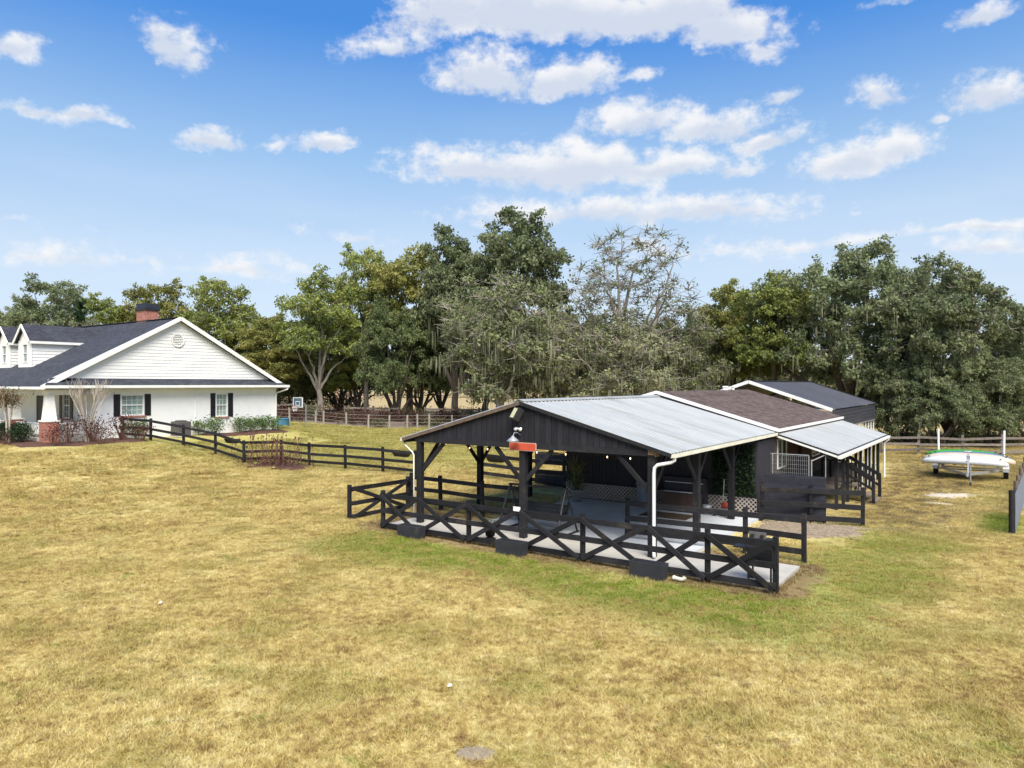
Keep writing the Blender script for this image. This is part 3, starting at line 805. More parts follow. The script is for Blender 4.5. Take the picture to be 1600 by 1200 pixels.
    v0 = [(cx+sx*.62, cy+sy*.49, g(9.28)) for sx, sy in ((-1, -1), (1, -1), (1, 1), (-1, 1))]; v1 = [(p[0], p[1], g(9.42)) for p in v0]
    v2 = [(cx+sx*.5, cy+sy*.38, g(9.74)) for sx, sy in ((-1, -1), (1, -1), (1, 1), (-1, 1))]
    cp.add(v0+v1+v2, [(3, 2, 1, 0), (8, 9, 10, 11)] + [(r*4+k, r*4+(k+1) % 4, r*4+4+(k+1) % 4, r*4+4+k) for r in (0, 1) for k in range(4)])
    cp.build('chimney_hood', 'chimney_cap', cho)
    # dormers
    for x1 in (-6.3, -9.35):
        x0 = x1-1.8; xm = (x0+x1)/2; yf = 1.62; ze, zr = 7.24, 8.08
        zb = lambda y: 4.5 + SL*(y+.4)
        d = MB()
        wz0, wz1 = 5.88, 7.02; wa, wb = xm-.36, xm+.36
        wall_cells(d, x0, x1, zb(yf)-.15, ze, [(wa, wb, wz0, wz1)], lambda m_, a, b, c_, e_: m_.box(a, b, yf, yf+.12, g(c_), g(e_)))
        d.add([(x0, yf, g(ze)), (x1, yf, g(ze)), (xm, yf, g(zr))], [(0, 1, 2)])
        dorm = d.build('dormer', 'white_siding', root)
        # lapped side walls
        for xs_, sg in ((x1, 1), (x0, -1)):
            sd_ = MB(); z = zb(yf)
            while z < ze-.02:
                z2 = min(z+.195, ze); ya = yf
                yb = (z-4.5)/SL-.4; yb2 = (z2-4.5)/SL-.4
                sd_.add([(xs_+sg*.03, ya, g(z)), (xs_+sg*.03, max(yb, ya+.01), g(z)), (xs_+sg*.005, yb2, g(z2)), (xs_+sg*.005, ya, g(z2))], [(0, 1, 2, 3)])
                z = z2
            sd_.build('side_siding', 'white_siding', dorm)
        ov = .22; k = (zr-ze)/.9
        rz_ = zr+.12; ez = rz_ - k*(.9+ov)
        yR = (rz_-4.5)/SL-.4; yE = (ez-4.5)/SL-.4
        rf = MB(); uvd = lambda co: (co.y, co.z*1.5)
        for sg in (1, -1):
            xe = xm+sg*(.9+ov)
            pts = [(xm, yf-ov, g(rz_)), (xm, yR+.25, g(rz_)), (xe, yE+.25, g(ez)), (xe, yf-ov, g(ez))]
            lo = [(p[0], p[1], p[2]-.08) for p in pts]
            rf.add(pts+lo, [(0, 1, 2, 3), (7, 6, 5, 4), (0, 4, 5, 1), (1, 5, 6, 2), (2, 6, 7, 3), (3, 7, 4, 0)], [uvd]*6)
        rf.build('dormer_roof', 'shingle_dark', dorm)
        tr_ = MB()
        for sg in (1, -1):
            xe = xm+sg*(.9+ov)
            tr_.bar((xm, yf-ov-.025, g(rz_-.07)), (xe, yf-ov-.025, g(ez-.07)), .04, .16)
            tr_.bar((xe+sg*.02, yf-ov, g(ez-.08)), (xe+sg*.02, yE+.1, g(ez-.08)), .04, .15)
            tr_.box(xm+sg*.88-.06, xm+sg*.88+.06, yf-.025, yf-.002, g(zb(yf)), g(ze-.02))
        tr_.build('trim', 'white_trim', dorm)
        # the window sits in the dormer front
        f = MB(); fw = .06
        def bx(mb, a, b, z, zz, d0, d1): mb.box(a, b, yf+d0, yf+d1, g(z), g(zz))
        bx(f, wa, wa+fw, wz0, wz1, -.03, .1); bx(f, wb-fw, wb, wz0, wz1, -.03, .1); bx(f, wa+fw, wb-fw, wz1-fw, wz1, -.03, .1); bx(f, wa+fw, wb-fw, wz0, wz0+fw, -.03, .1)
        zm = (wz0+wz1)/2; bx(f, wa+fw, wb-fw, zm-.025, zm+.025, .0, .1); bx(f, xm-.012, xm+.012, wz0+fw, zm-.025, .03, .05); bx(f, xm-.012, xm+.012, zm+.025, wz1-fw, .03, .05)
        wn_ = f.build('window', 'white_trim', dorm)
        p = MB(); bx(p, wa+fw, wb-fw, wz0+fw, zm-.025, .06, .07); bx(p, wa+fw, wb-fw, zm+.025, wz1-fw, .06, .07); p.build('pane', 'glass_dark', dorm)
    return root
house()

# ================================================================== PAVILION
def pavilion():
    root = empty('open_pavilion', at(0, 0, 0), RZ, 'black timber pavilion with open sides and light metal roof', 'pavilion')
    UL, UM = -8.1, -4.05
    RS = .27; ZR = 4.1
    rz = lambda u: ZR - RS*abs(u-UM)
    def post(u, v, w=.19, top=2.72):
        mb = MB(); mb.bar((u, v, .1), (u, v, top), w, w, (0, 1, 0), bev=.012); return mb.build('post', 'black_paint', root)
    for v in (0, 3.2, 6.4):
        for u in (0, UL): post(u, v)
    post(UM, 0)
    def brace(p0, p1, up):
        mb = MB(); mb.bar(p0, p1, .06, .13, up, bev=.008); mb.build('brace', 'black_paint', root)
    for u, sg in ((0, -1), (UL, 1), (UM, -1), (UM, 1)):
        brace((u+sg*.02, 0.0, 1.72), (u+sg*1.0, 0.0, 2.72), (0, 0, 1))
    for u in (0, UL):
        for v, sgs in ((0, (1,)), (3.2, (-1, 1)), (6.4, (-1, 1))):
            for sg in sgs: brace((u, v+sg*.02, 1.72), (u, v+sg*.95, 2.68), (0, 0, 1))
    mb = MB(); mb.box(UL-.13, .13, -.115, .115, 2.722, 2.88); mb.build('front_beam', 'black_paint', root)
    for u in (0, UL):
        mb = MB(); mb.box(u-.1, u+.1, .117, 7.3, 2.70, 2.86); mb.build('side_beam', 'black_paint', root)
    mb = MB(); mb.box(-.06, .13, -.135, -.118, 2.76, 2.93); mb.box(.132, .16, -.13, .11, 2.72, 2.96); mb.build('beam_end_block', 'fascia_wood', root)
    # gable boards
    bw = .192; u = UL-.1; k = 0
    me_cache = {}
    while u < .1:
        u1 = min(u+bw-.012, .12)
        t0, t1 = rz(u)-.09, rz(u1)-.09
        poly = [(u, 2.882), (u1, 2.882), (u1, t1)] + ([(UM, ZR-.09)] if u < UM < u1 else []) + [(u, t0)]
        d = rng.uniform(0, .012)
        mb = MB(); mb.prism(poly, 'y', -.10-d, -.06); mb.build('gable_board', 'black_board', root)
        u += bw
    mb = MB(); mb.prism([(UL-.1, 2.882), (.12, 2.882), (.12, rz(.12)-.1), (UM, ZR-.1), (UL-.1, rz(UL-.1)-.1)], 'y', -.055, -.03); mb.build('gable_backing', 'dark_siding', root)
    # rafters and purlins
    for v in np.arange(1.2, 9.5, 1.2):
        for sg in (-1, 1):
            mb = MB(); mb.bar((UM, v, ZR-.16), (UM+sg*4.6, v, rz(UM+4.6)-.16), .05, .14); mb.build('rafter', 'dark_siding', root)
    mb = MB(); mb.bar((UM, -.02, ZR-.15), (UM, 9.5, ZR-.15), .05, .2); mb.build('ridge_beam', 'dark_siding', root)
    # ribbed sheets, one object per sheet
    def sheet(sg, v0, v1):
        """profile across v swept from ridge to eave"""
        prof = []; n = 4; w = (v1-v0)/n
        for k in range(n):
            a = v0+k*w
            prof += [(a, 0), (a+.03, .022), (a+.06, .022), (a+.09, 0)]
        prof.append((v1, 0))
        ue = UM+sg*4.68
        top = [(UM+sg*.02, p, ZR+h) for p, h in prof]; bot = [(ue, p, rz(ue)+h) for p, h in prof]
        n = len(prof); mb = MB()
        th = [(a, b, c-.006) for a, b, c in top+bot]
        mb.add(top+bot+th, [(i, i+1, n+i+1, n+i) for i in range(n-1)] + [(2*n+i, 2*n+i+1, 3*n+i+1, 3*n+i) for i in range(n-1)] + [(n+i, n+i+1, 3*n+i+1, 3*n+i) for i in range(n-1)] + [(0, n, 3*n, 2*n), (n-1, 2*n-1, 4*n-1, 3*n-1)])
        return mb.build('roof_sheet', 'galv_roof', root)
    vs = np.linspace(-.22, 9.55, 12)
    for i in range(11):
        for sg in (1, -1): sheet(sg, vs[i], vs[i+1])
    mb = MB()
    mb.add([(UM-.17, -.24, ZR-.01), (UM, -.24, ZR+.045), (UM+.17, -.24, ZR-.01), (UM-.17, 9.55, ZR-.01), (UM, 9.55, ZR+.045), (UM+.17, 9.55, ZR-.01),
            (UM-.17, -.24, ZR+.014), (UM, -.24, ZR+.06), (UM+.17, -.24, ZR+.014), (UM-.17, 9.55, ZR+.014), (UM, 9.55, ZR+.06), (UM+.17, 9.55, ZR+.014)],
           [(6, 7, 10, 9), (7, 8, 11, 10), (0, 6, 9, 3), (2, 5, 11, 8), (0, 1, 7, 6), (1, 2, 8, 7), (3, 9, 10, 4), (4, 10, 11, 5)])
    mb.build('ridge_cap', 'galv_roof', root)
    # dark dashes stand in for the shadow gaps at the ribs under the cap
    mb = MB()
    for v in np.arange(-.15, 9.5, .222): mb.box(UM+.171, UM+.178, v, v+.12, ZR-.047, ZR-.012)
    mb.build('ridge_shadow_dash', 'dark_siding', root)
    for sg, mt in ((1, 'dark_steel'), (-1, 'rake_wood')):
        mb = MB(); mb.bar((UM+sg*.01, -.2, ZR-.06), (UM+sg*4.66, -.2, rz(UM+4.66)-.06), .035, .10); mb.build('rake_board', mt, root)
    for sg in (1, -1):
        ue = UM+sg*4.6; mb = MB(); mb.box(min(ue, ue+sg*.03), max(ue, ue+sg*.03), -.18, 9.5, rz(ue)-.17, rz(ue)-.015); mb.build('eave_board', 'dark_siding', root)
        # gutter: open trough
        a = UM+sg*4.635; b = a+sg*.12; zt_ = 2.83; zb_ = 2.725
        x0, x1 = min(a, b), max(a, b)
        mb = MB(); mb.box(x0, x1, -.2, 9.5, zb_, zb_+.008); mb.box(x0, x0+.008, -.2, 9.5, zb_+.01, zt_); mb.box(x1-.008, x1, -.2, 9.5, zb_+.01, zt_)
        mb.box(x0+.01, x1-.01, -.2, -.19, zb_+.01, zt_-.004)
        mb.build('gutter', 'cream_gutter', root)
    mb = MB(); mb.tube([(.64, -.06, 2.73), (.64, -.06, 2.66), (.56, -.10, 2.60), (.22, -.17, 2.52), (.14, -.17, 2.44), (.12, -.17, 2.3), (.12, -.17, .25), (.16, -.24, .16)], .046, 8); mb.build('downspout', 'white_trim', root, smooth=True)
    mb = MB(); mb.tube([(UL-.64, -.06, 2.73), (UL-.64, -.06, 2.64), (UL-.55, -.1, 2.58), (UL-.2, -.17, 2.4), (UL-.13, -.17, 2.3), (UL-.12, -.17, .3)], .025, 8); mb.build('downspout', 'cream_gutter', root, smooth=True)
pavilion()

# ================================================================== BARN
def barn():
    root = empty('shingled_barn', at(0, 9.6, 0), RZ, 'low black barn with brown shingle roof and white fascia behind the pavilion', 'barn')
    o = 9.6
    UM = -4.05; ZR = 4.3; SL = .285
    rz = lambda u: ZR - SL*abs(u-UM)
    UL, UR, V0, V1 = -7.0, .55, 7.45-o, 21.3-o
    # vertical boarded front wall
    mb = MB(); u = UL; bw = .15
    while u < UR-.01:
        u1 = min(u+bw-.008, UR); d = rng.uniform(0, .008)
        mb.prism([(u, .72), (u1, .72), (u1, min(rz(u1)-.3, 3.9)), (u, min(rz(u)-.3, 3.9))], 'y', V0-.02-d, V0+.02)
        u += bw
    mb.build('front_boarding', 'dark_siding', root)
    mb = MB(); mb.box(UL, UL+.1, V0+.03, V1, .2, 2.85); mb.box(UL+.1, UR, V1-.1, V1, .2, 2.9); mb.box(UL+.1, UR-.1, V0+.022, V0+.06, .7, 2.58); mb.build('rear_wall', 'dark_siding', root)
    # right wall with openings under the lean-to
    mb = MB(); wall_cells(mb, .03, V1-.102, .7, 2.85, [(3.2, 4.1, .8, 2.7), (6.0, 7.3, 1.5, 2.5), (9.0, 10.2, 1.5, 2.5), (.4, 1.6, 1.4, 2.5)], lambda m_, a, b, c, d: m_.box(UR-.1, UR, a, b, c, d) if b <= V1 else None)
    md = MB(); md.box(UR-.1, UR, V0+.07, .028, .12, 2.62); md.build('corner_wall', 'dark_siding', root)
    mb.build('side_wall', 'barn_wood', root)
    mb = MB(); mb.box(UR-.16, UR-.12, 3.15, 4.15, .75, 2.75); mb.build('door', 'barn_wood', root)
    for a, b in ((6.0, 7.3), (9.0, 10.2), (.4, 1.6)):
        f = MB(); 
        for y0, y1, z0, z1 in ((a-.06, a, 1.44, 2.56), (b, b+.06, 1.44, 2.56), (a, b, 1.44, 1.5), (a, b, 2.5, 2.56), ((a+b)/2-.02, (a+b)/2+.02, 1.5, 2.5)):
            f.box(UR+.002, UR+.04, y0, y1, z0, z1)
        wo_ = f.build('window', 'white_trim', root); p = MB(); p.box(UR-.06, UR-.05, a, b, 1.5, 2.5); p.build('pane', 'glass_dark', wo_)
    # lattice skirt under the raised floor
    lat = MB(); step = .105; hgt = .58; z0 = .115
    u = UL
    while u < UR+hgt:
        for sg in (1, -1):
            a, b = (u, u-hgt) if sg == 1 else (u-hgt, u)
            # clip to wall
            p0 = [a, z0]; p1 = [b, z0+hgt]
            lo, hi = 0.0, 1.0
            for lim, s_ in ((UL, 1), (UR, -1)):
                f0 = s_*(p0[0]-lim); f1 = s_*(p1[0]-lim)
                if f0 < 0 and f1 < 0: lo, hi = 1, 0
                elif f0 < 0: lo = max(lo, f0/(f0-f1))
                elif f1 < 0: hi = min(hi, f0/(f0-f1))
            if hi-lo < .05: continue
            q0 = (p0[0]+(p1[0]-p0[0])*lo, V0-.05-(.006 if sg == 1 else 0), z0+hgt*lo); q1 = (p0[0]+(p1[0]-p0[0])*hi, q0[1], z0+hgt*hi)
            lat.bar(q0, q1, .005, .030, (1, 0, .3))
        u += step*1.414
    lo_ = lat.build('lattice_skirt', 'lattice', root); lo_['kind'] = 'stuff'
    mb = MB(); mb.box(UL, UR, V0-.068, V0-.03, .70, .74); mb.box(UL, UR, V0-.062, V0-.04, .098, .112); mb.build('skirt_rail', 'dark_siding', root)
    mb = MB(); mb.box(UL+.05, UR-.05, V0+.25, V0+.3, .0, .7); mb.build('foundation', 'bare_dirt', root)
    # deck under the lean-to
    mb = MB(); n = 0; y = 1.0
    while y < 11.4:
        mb.box(UR+.005, 2.35, y, y+.135, .70, .735); y += .145
    mb.build('deck', 'wood_weathered', root)
    # shingled roof
    uvf = lambda co: (co.y, co.x*1.04)
    UE = 4.75; roof = MB()
    for sg in (1, -1):
        ue = UM+sg*UE
        pts = [(UM, -.02, ZR), (UM, 12.1, ZR), (ue, 12.1, rz(ue)), (ue, -.02, rz(ue))]
        lo = [(p[0], p[1], p[2]-.1) for p in pts]
        roof.add(pts+lo, [(0, 1, 2, 3), (7, 6, 5, 4), (0, 4, 5, 1), (1, 5, 6, 2), (2, 6, 7, 3), (3, 7, 4, 0)], [uvf]*6)
    ro = roof.build('roof', 'shingle_brown', root)
    # shingle courses as thin raised butts
    cm = MB()
    for k in range(1, 29):
        d = k*.165
        ue = UM+d; z = rz(ue)
        cm.add([(ue-.165, 0, rz(ue-.165)+.004), (ue-.165, 12.08, rz(ue-.165)+.004), (ue, 12.08, z+.016), (ue, 0, z+.016), (ue, 12.08, z+.003), (ue, 0, z+.003)], [(0, 1, 2, 3), (3, 2, 4, 5)], [uvf]*2)
    cm.build('shingle_course', 'shingle_brown', ro)
    mb = MB(); mb.bar((UM, 0, ZR+.02), (UM, 12.1, ZR+.02), .28, .035); mb.build('ridge_cap', 'shingle_brown', ro) if False else None
    for sg in (1, -1):
        ue = UM+sg*UE
        mb = MB(); mb.bar((UM, -.05, ZR-.03), (ue, -.05, rz(ue)-.03), .05, .12); mb.build('rake_board', 'white_trim', root)
        mb = MB(); mb.box(min(ue, ue+sg*.05), max(ue, ue+sg*.05), -.07, 12.1, rz(ue)-.09, rz(ue)+.015); mb.build('eave_board', 'white_trim', root)
        mb = MB(); mb.bar((UM, -.03, ZR-.18), (ue, -.03, rz(ue)-.18), .03, .16); mb.build('rake_flashing', 'dark_steel', root)
        mb = MB(); mb.box(min(ue-.04*sg, ue), max(ue-.04*sg, ue), -.05, 12.1, rz(ue)-.24, rz(ue)-.092); mb.build('eave_flashing', 'dark_steel', root)
    for v in (8.2, 8.55, 9.6):
        mb = MB(); mb.lathe([(.07, 0), (.07, .16), (.1, .16), (.1, .22)], 8, (UM, v, ZR-.02)); mb.build('roof_vent', 'white_trim', ro)
    # lean-to roof sheets
    def lz(u): return 2.80 - (u-.62)*.31
    vs = np.linspace(0.02, 11.95, 14)
    for i in range(13):
        prof = []; v0, v1 = vs[i], vs[i+1]; w_ = (v1-v0)/3
        for k in range(3):
            a = v0+k*w_; prof += [(a, 0), (a+.03, .02), (a+.06, .02), (a+.09, 0)]
        prof.append((v1, 0)); n = len(prof)
        top = [(.62, p, lz(.62)+h) for p, h in prof]; bot = [(2.72, p, lz(2.72)+h) for p, h in prof]
        mb = MB(); mb.add(top+bot, [(q, q+1, n+q+1, n+q) for q in range(n-1)]); mb.build('lean_to_sheet', 'galv_roof', root)
    mb = MB(); mb.bar((.63, 0.0, lz(.63)-.04), (2.74, 0.0, lz(2.74)-.04), .03, .045); mb.build('lean_to_edge', 'dark_steel', root)
    mb = MB(); mb.bar((.63, 0.0, lz(.63)-.10), (2.74, 0.0, lz(2.74)-.10), .045, .07); mb.build('lean_to_rake', 'white_trim', root)
    mb = MB(); mb.box(2.70, 2.735, .02, 11.95, lz(2.72)-.05, lz(2.72)-.012); mb.build('lean_to_flashing', 'dark_steel', root)
    mb = MB(); mb.box(2.70, 2.83, -.04, 12.1, lz(2.72)-.16, lz(2.72)-.055); mb.build('gutter', 'white_trim', root)
    mb = MB(); mb.tube([(2.77, 11.9, lz(2.72)-.14), (2.77, 11.9, 1.9), (2.6, 11.85, 1.75), (2.6, 11.85, .1)], .045, 8); mb.build('downspout', 'white_trim', root)
    mb = MB(); mb.box(2.35, 2.5, .05, 11.8, lz(2.5)-.26, lz(2.5)-.1); mb.build('lean_to_beam', 'black_paint', root)
    for v in (1.2, 2.5, 3.35, 5.2, 6.3, 7.7, 8.6, 9.8, 11.0):
        mb = MB(); mb.bar((2.43, v, 0), (2.43, v, lz(2.5)-.262), .11, .11, (0, 1, 0)); mb.build('post', 'black_paint', root)
        mb = MB(); mb.box(2.487, 2.502, v-.05, v+.05, .05, lz(2.5)-.27); mb.build('post_trim', 'green_post' if v > 10.5 else 'white_trim', root) if v > 5 else None
    # stairs with handrails
    st = empty('stair', (0, 0, 0)); st.parent = root
    for k in range(4):
        mb = MB(); mb.box(2.36+k*.26, 2.36+k*.26+.28, 3.5, 4.9, .56-k*.17, .60-k*.17); mb.build('tread', 'wood_weathered', st)
    for v in (3.42, 4.98):
        mb = MB(); mb.bar((1.5, v, 1.62), (2.2, v, 1.62), .05, .12); mb.bar((2.2, v, 1.62), (3.35, v, .95), .05, .14); mb.bar((2.2, v, 1.2), (3.3, v, .55), .04, .09)
        mb.bar((3.33, v, 0), (3.33, v, 1.0), .11, .11, (0, 1, 0)); mb.bar((1.5, v, .735), (1.5, v, 1.62), .1, .1, (0, 1, 0))
        for k in range(4): mb.bar((2.3+k*.25, v, .62-k*.15), (2.3+k*.25, v, 1.5-k*.145), .035, .035, (0, 1, 0))
        mb.build('handrail', 'black_paint', st)
barn()

# ================================================================== CARPORT
def carport():
    root = empty('metal_carport', at(-4.1, 22.0, 0), RZ, 'dark metal carport with white edged gable behind the brown roofed barn', 'carport')
    ZR, SL, HW, LEN = 4.75, .342, 4.26, 14.4
    uvs = None
    for sg in (1, -1):
        n = 24
        for i in range(n):
            v0, v1 = LEN*i/n, LEN*(i+1)/n
            prof = [(v0, 0), (v0+.03, .03), (v0+.07, .03), (v0+.10, 0), (v1, 0)]
            top = [(sg*.02, p, ZR+h) for p, h in prof]; bot = [(sg*HW, p, ZR-SL*HW+h) for p, h in prof]; m_ = len(prof)
            mb = MB(); mb.add(top+bot, [(q, q+1, m_+q+1, m_+q) for q in range(m_-1)]); mb.build('roof_sheet', 'dark_metal_roof', root)
        for yv in (0, LEN):
            mb = MB(); mb.bar((0, yv, ZR-.03), (sg*HW, yv, ZR-SL*HW-.03), .05, .17); mb.build('rake_trim', 'white_trim' if yv == 0 else 'dark_steel', root)
    mb = MB(); mb.bar((0, 0, ZR+.03), (0, LEN, ZR+.03), .3, .03); mb.build('ridge_cap', 'dark_metal_roof', root)
    # right side wall: horizontal ribbed sheeting above an open frame
    ez = ZR-SL*HW
    for k in range(5):
        z1 = ez-.04-k*.2
        mb = MB(); mb.add([(HW-.10, .05, z1), (HW-.10, LEN-.05, z1), (HW-.06, .05, z1-.03), (HW-.06, LEN-.05, z1-.03), (HW-.06, .05, z1-.16), (HW-.06, LEN-.05, z1-.16), (HW-.10, .05, z1-.196), (HW-.10, LEN-.05, z1-.196)], [(0, 1, 3, 2), (2, 3, 5, 4), (4, 5, 7, 6)])
        mb.build('wall_sheet', 'dark_metal_roof', root)
    mb = MB(); mb.box(HW-.13, HW-.05, .05, LEN-.05, ez-1.12, ez-1.05); mb.build('girt', 'galv_steel', root)
    for sg in (1, -1):
        for v in (.1, 2.0, 4.0, 6.0, 8.0, 10.0, 11.1, 12.2, 13.2, 14.25):
            mb = MB(); mb.box(sg*(HW-.15)-.035, sg*(HW-.15)+.035, v-.035, v+.035, 0, ez-.1); mb.build('post', 'white_trim', root)
    mb = MB(); mb.bar((-HW+.1, .1, ez+.02), (HW-.1, .1, ez+.02), .05, .06); mb.build('tie', 'galv_steel', root)
    for v in (2.5, 5.0, 7.5, 10.0, 12.5):
        mb = MB(); mb.bar((-HW+.1, v, ez), (HW-.1, v, ez), .05, .06); mb.build('tie', 'galv_steel', root)
carport()

# ================================================================== FENCES
def lin(p, q, t): return tuple(a+(b-a)*t for a, b in zip(p, q))
def rail_fence(name, label, pts, post_h=1.25, zs=(.28, .68, 1.12), pw=.115, rw=.14, rt=.04, mat='black_paint', side=1, group=None, cat='fence', skip=(), posts=None, sag=.0, jitter=.008):
    """posts at pts (world x,y), a rail object between each pair at each height"""
    b = pts[0]; root = empty(name, (b[0], b[1], tz(*b)), 0, label, cat, group); z0 = tz(*b)
    loc = lambda x, y, z: (x-b[0], y-b[1], z-z0)
    for i, p in enumerate(pts):
        g = tz(*p); l1, l2 = rng.normal(0, jitter*2, 2)
        mb = MB(); mb.bar(loc(p[0], p[1], g-.1), loc(p[0]+l1, p[1]+l2, g+post_h+rng.uniform(-.02, .03)), pw, pw, (math.sin(.6), math.cos(.6), 0), bev=.01)
        mb.build('post', mat, root)
    for i in range(len(pts)-1):
        if i in skip: continue
        p, q = pts[i], pts[i+1]; d = np.array(q)-np.array(p); L = np.linalg.norm(d); n = np.array([d[1], -d[0]])/L*side
        off = n*(pw/2+rt/2+.002)
        for z in zs:
            j = rng.normal(0, jitter, 2)
            a = loc(p[0]+off[0]-d[0]/L*.02, p[1]+off[1]-d[1]/L*.02, tz(*p)+z+j[0]); e = loc(q[0]+off[0]+d[0]/L*.015, q[1]+off[1]+d[1]/L*.015, tz(*q)+z+j[1])
            mb = MB(); mb.bar(a, e, rt, rw, (0, 0, 1), bev=.006); mb.build('rail', mat, root)
    return root
def W2(u, v): return at(u, v)[:2]

def crossbuck(name, label, pts, rails_z=(.18, .62, 1.10), post_idx=None):
    b = pts[0]; root = empty(name, (*b, 0), 0, label, 'fence')
    d = np.array(pts[-1])-np.array(pts[0]); L = np.linalg.norm(d); d = d/L; n = np.array([d[1], -d[0]])     # front side
    loc = lambda p, off, z: (p[0]-b[0]+n[0]*off, p[1]-b[1]+n[1]*off, z)
    for i, p in enumerate(pts):
        if post_idx is not None and i not in post_idx: continue
        mb = MB(); mb.bar(loc(p, 0, -.05), loc(p, 0, 1.24+rng.uniform(-.02, .03)), .115, .115, (d[0], d[1], 0), bev=.012); mb.build('post', 'black_paint', root)
    idx = post_idx if post_idx is not None else list(range(len(pts)))
    for i, j in zip(idx[:-1], idx[1:]):
        for z in rails_z:
            mb = MB(); mb.bar(loc(np.array(pts[i])-d*.02, .082, z), loc(np.array(pts[j])+d*.015, .082, z+rng.normal(0, .006)), .042, .145, (0, 0, 1), bev=.006); mb.build('rail', 'black_paint', root)
    for i in range(len(pts)-1):
        p, q = np.array(pts[i]), np.array(pts[i+1])
        for k, (za, zb) in enumerate(((.13, 1.14), (1.14, .13))):
            mb = MB(); mb.bar(loc(p+d*.03, .128+.037*k, za), loc(q-d*.03, .128+.037*k, zb), .034, .13, (0, 0, 1), bev=.005); mb.build('cross_board', 'black_paint', root)
    return root
FU = [-8.6, -7.0, -5.15, -3.3, -1.4, .45, 1.9, 3.43]
crossbuck('crossbuck_fence', 'long black crossbuck fence of seven X panels along the front of the slab', [W2(u, -1.18) for u in FU], post_idx=[0, 2, 4, 6, 7])
crossbuck('crossbuck_fence', 'short black crossbuck fence at the left end of the pavilion slab', [W2(-10.4, -.95), W2(-10.3, 1.75)])
rail_fence('rail_fence', 'black three rail fence behind the left pavilion posts, ending at the middle post', [W2(-10.25, 1.9), W2(-8.9, 1.95), W2(-7.05, 1.95), W2(-5.6, 2.1)], zs=(.3, .72, 1.12))
rail_fence('rail_fence', 'black three rail fence across the right side of the slab', [W2(-1.57, 1.75), W2(1.77, 2.1), W2(3.3, 2.0)], zs=(.3, .68, 1.1), rw=.15)
rail_fence('rail_fence', 'black three rail fence in front of the dark board panel under the lean-to', [W2(.8, 7.1), W2(2.25, 7.65), W2(3.72, 8.12)], zs=(.2, .62, 1.08), rw=.17)
rail_fence('rail_fence', 'black three rail fence with hanging troughs left of the barn', [W2(-12.9, 9.35), W2(-10.5, 9.35), W2(-8.2, 9.3), W2(-7.15, 9.3)], zs=(.28, .68, 1.12), rw=.16)
HF = [(-23.4, 41.0), (-22.0, 40.4), (-20.1, 39.7), (-17.85, 38.8), (-15.75, 37.9), (-13.7, 36.5), (-12.4, 38.4), (-10.57, 37.2), (-8.4, 36.0), (-6.3, 34.8), (-4.55, 33.6)]
rail_fence('rail_fence', 'long black three rail paddock fence running down from the white house past the flower bed', HF, zs=(.30, .68, 1.12), post_h=1.25, side=1)

def panel(name, label, u0, u1, v, z1, gaps=()):
    root = empty(name, at(u0, v, 0), RZ, label, 'board panel')
    z = .06; n = 0
    while z < z1-.02:
        z2 = min(z+.235, z1)
        if not any(a < (z+z2)/2 < b for a, b in gaps):
            mb = MB(); d = rng.uniform(0, .01); mb.box(0, u1-u0, -.02-d, .02, z, z2-.008); mb.build('board', 'navy_board', root)
        z = z2
    for u in (.03, (u1-u0)/2, u1-u0-.03):
        mb = MB(); mb.box(u-.045, u+.045, .022, .11, 0, z1-.03); mb.build('post', 'navy_board', root)
panel('board_panel', 'solid dark board panel right of the barn front with wire kennel above', .7, 2.65, 7.75, 1.55)
panel('board_panel', 'dark slotted board panel at the left corner of the barn', -10.0, -7.1, 9.75, 1.55, gaps=((.75, .95),))

# wire kennel panel standing behind the board panel
def kennel():
    root = empty('wire_kennel', at(.3, 9.1, 0), RZ, 'galvanised wire kennel panel standing above the dark board panel', 'kennel')
    z1, w_ = 2.1, 1.55
    fr = MB()
    for x in (0, .32, w_): fr.tube([(x, 0, .0), (x, 0, z1)], .02, 6)
    for z in (.1, z1): fr.tube([(0, 0, z), (w_, 0, z)], .018, 6)
    fr.build('frame', 'galv_steel', root)
    me = MB()
    for k in range(1, 23): me.bar((w_*k/23, .0, .1), (w_*k/23, 0, z1), .009, .009, (0, 1, 0))
    for k in range(1, 14): me.bar((0, .006, .1+k*.15), (w_, .006, .1+k*.15), .009, .009)
    o = me.build('wire_mesh', 'galv_steel', root); o['kind'] = 'stuff'
    sd_ = MB(); 
    for x in (1.63,): sd_.tube([(x, .05, 0), (x, .05, 1.95)], .025, 6); sd_.tube([(x, .05, 1.9), (x+.35, .6, 2.1)], .018, 6); sd_.tube([(x+.35, .6, 0), (x+.35, .6, 2.1)], .02, 6)
    sd_.build('gate_frame', 'galv_steel', root)
kennel()

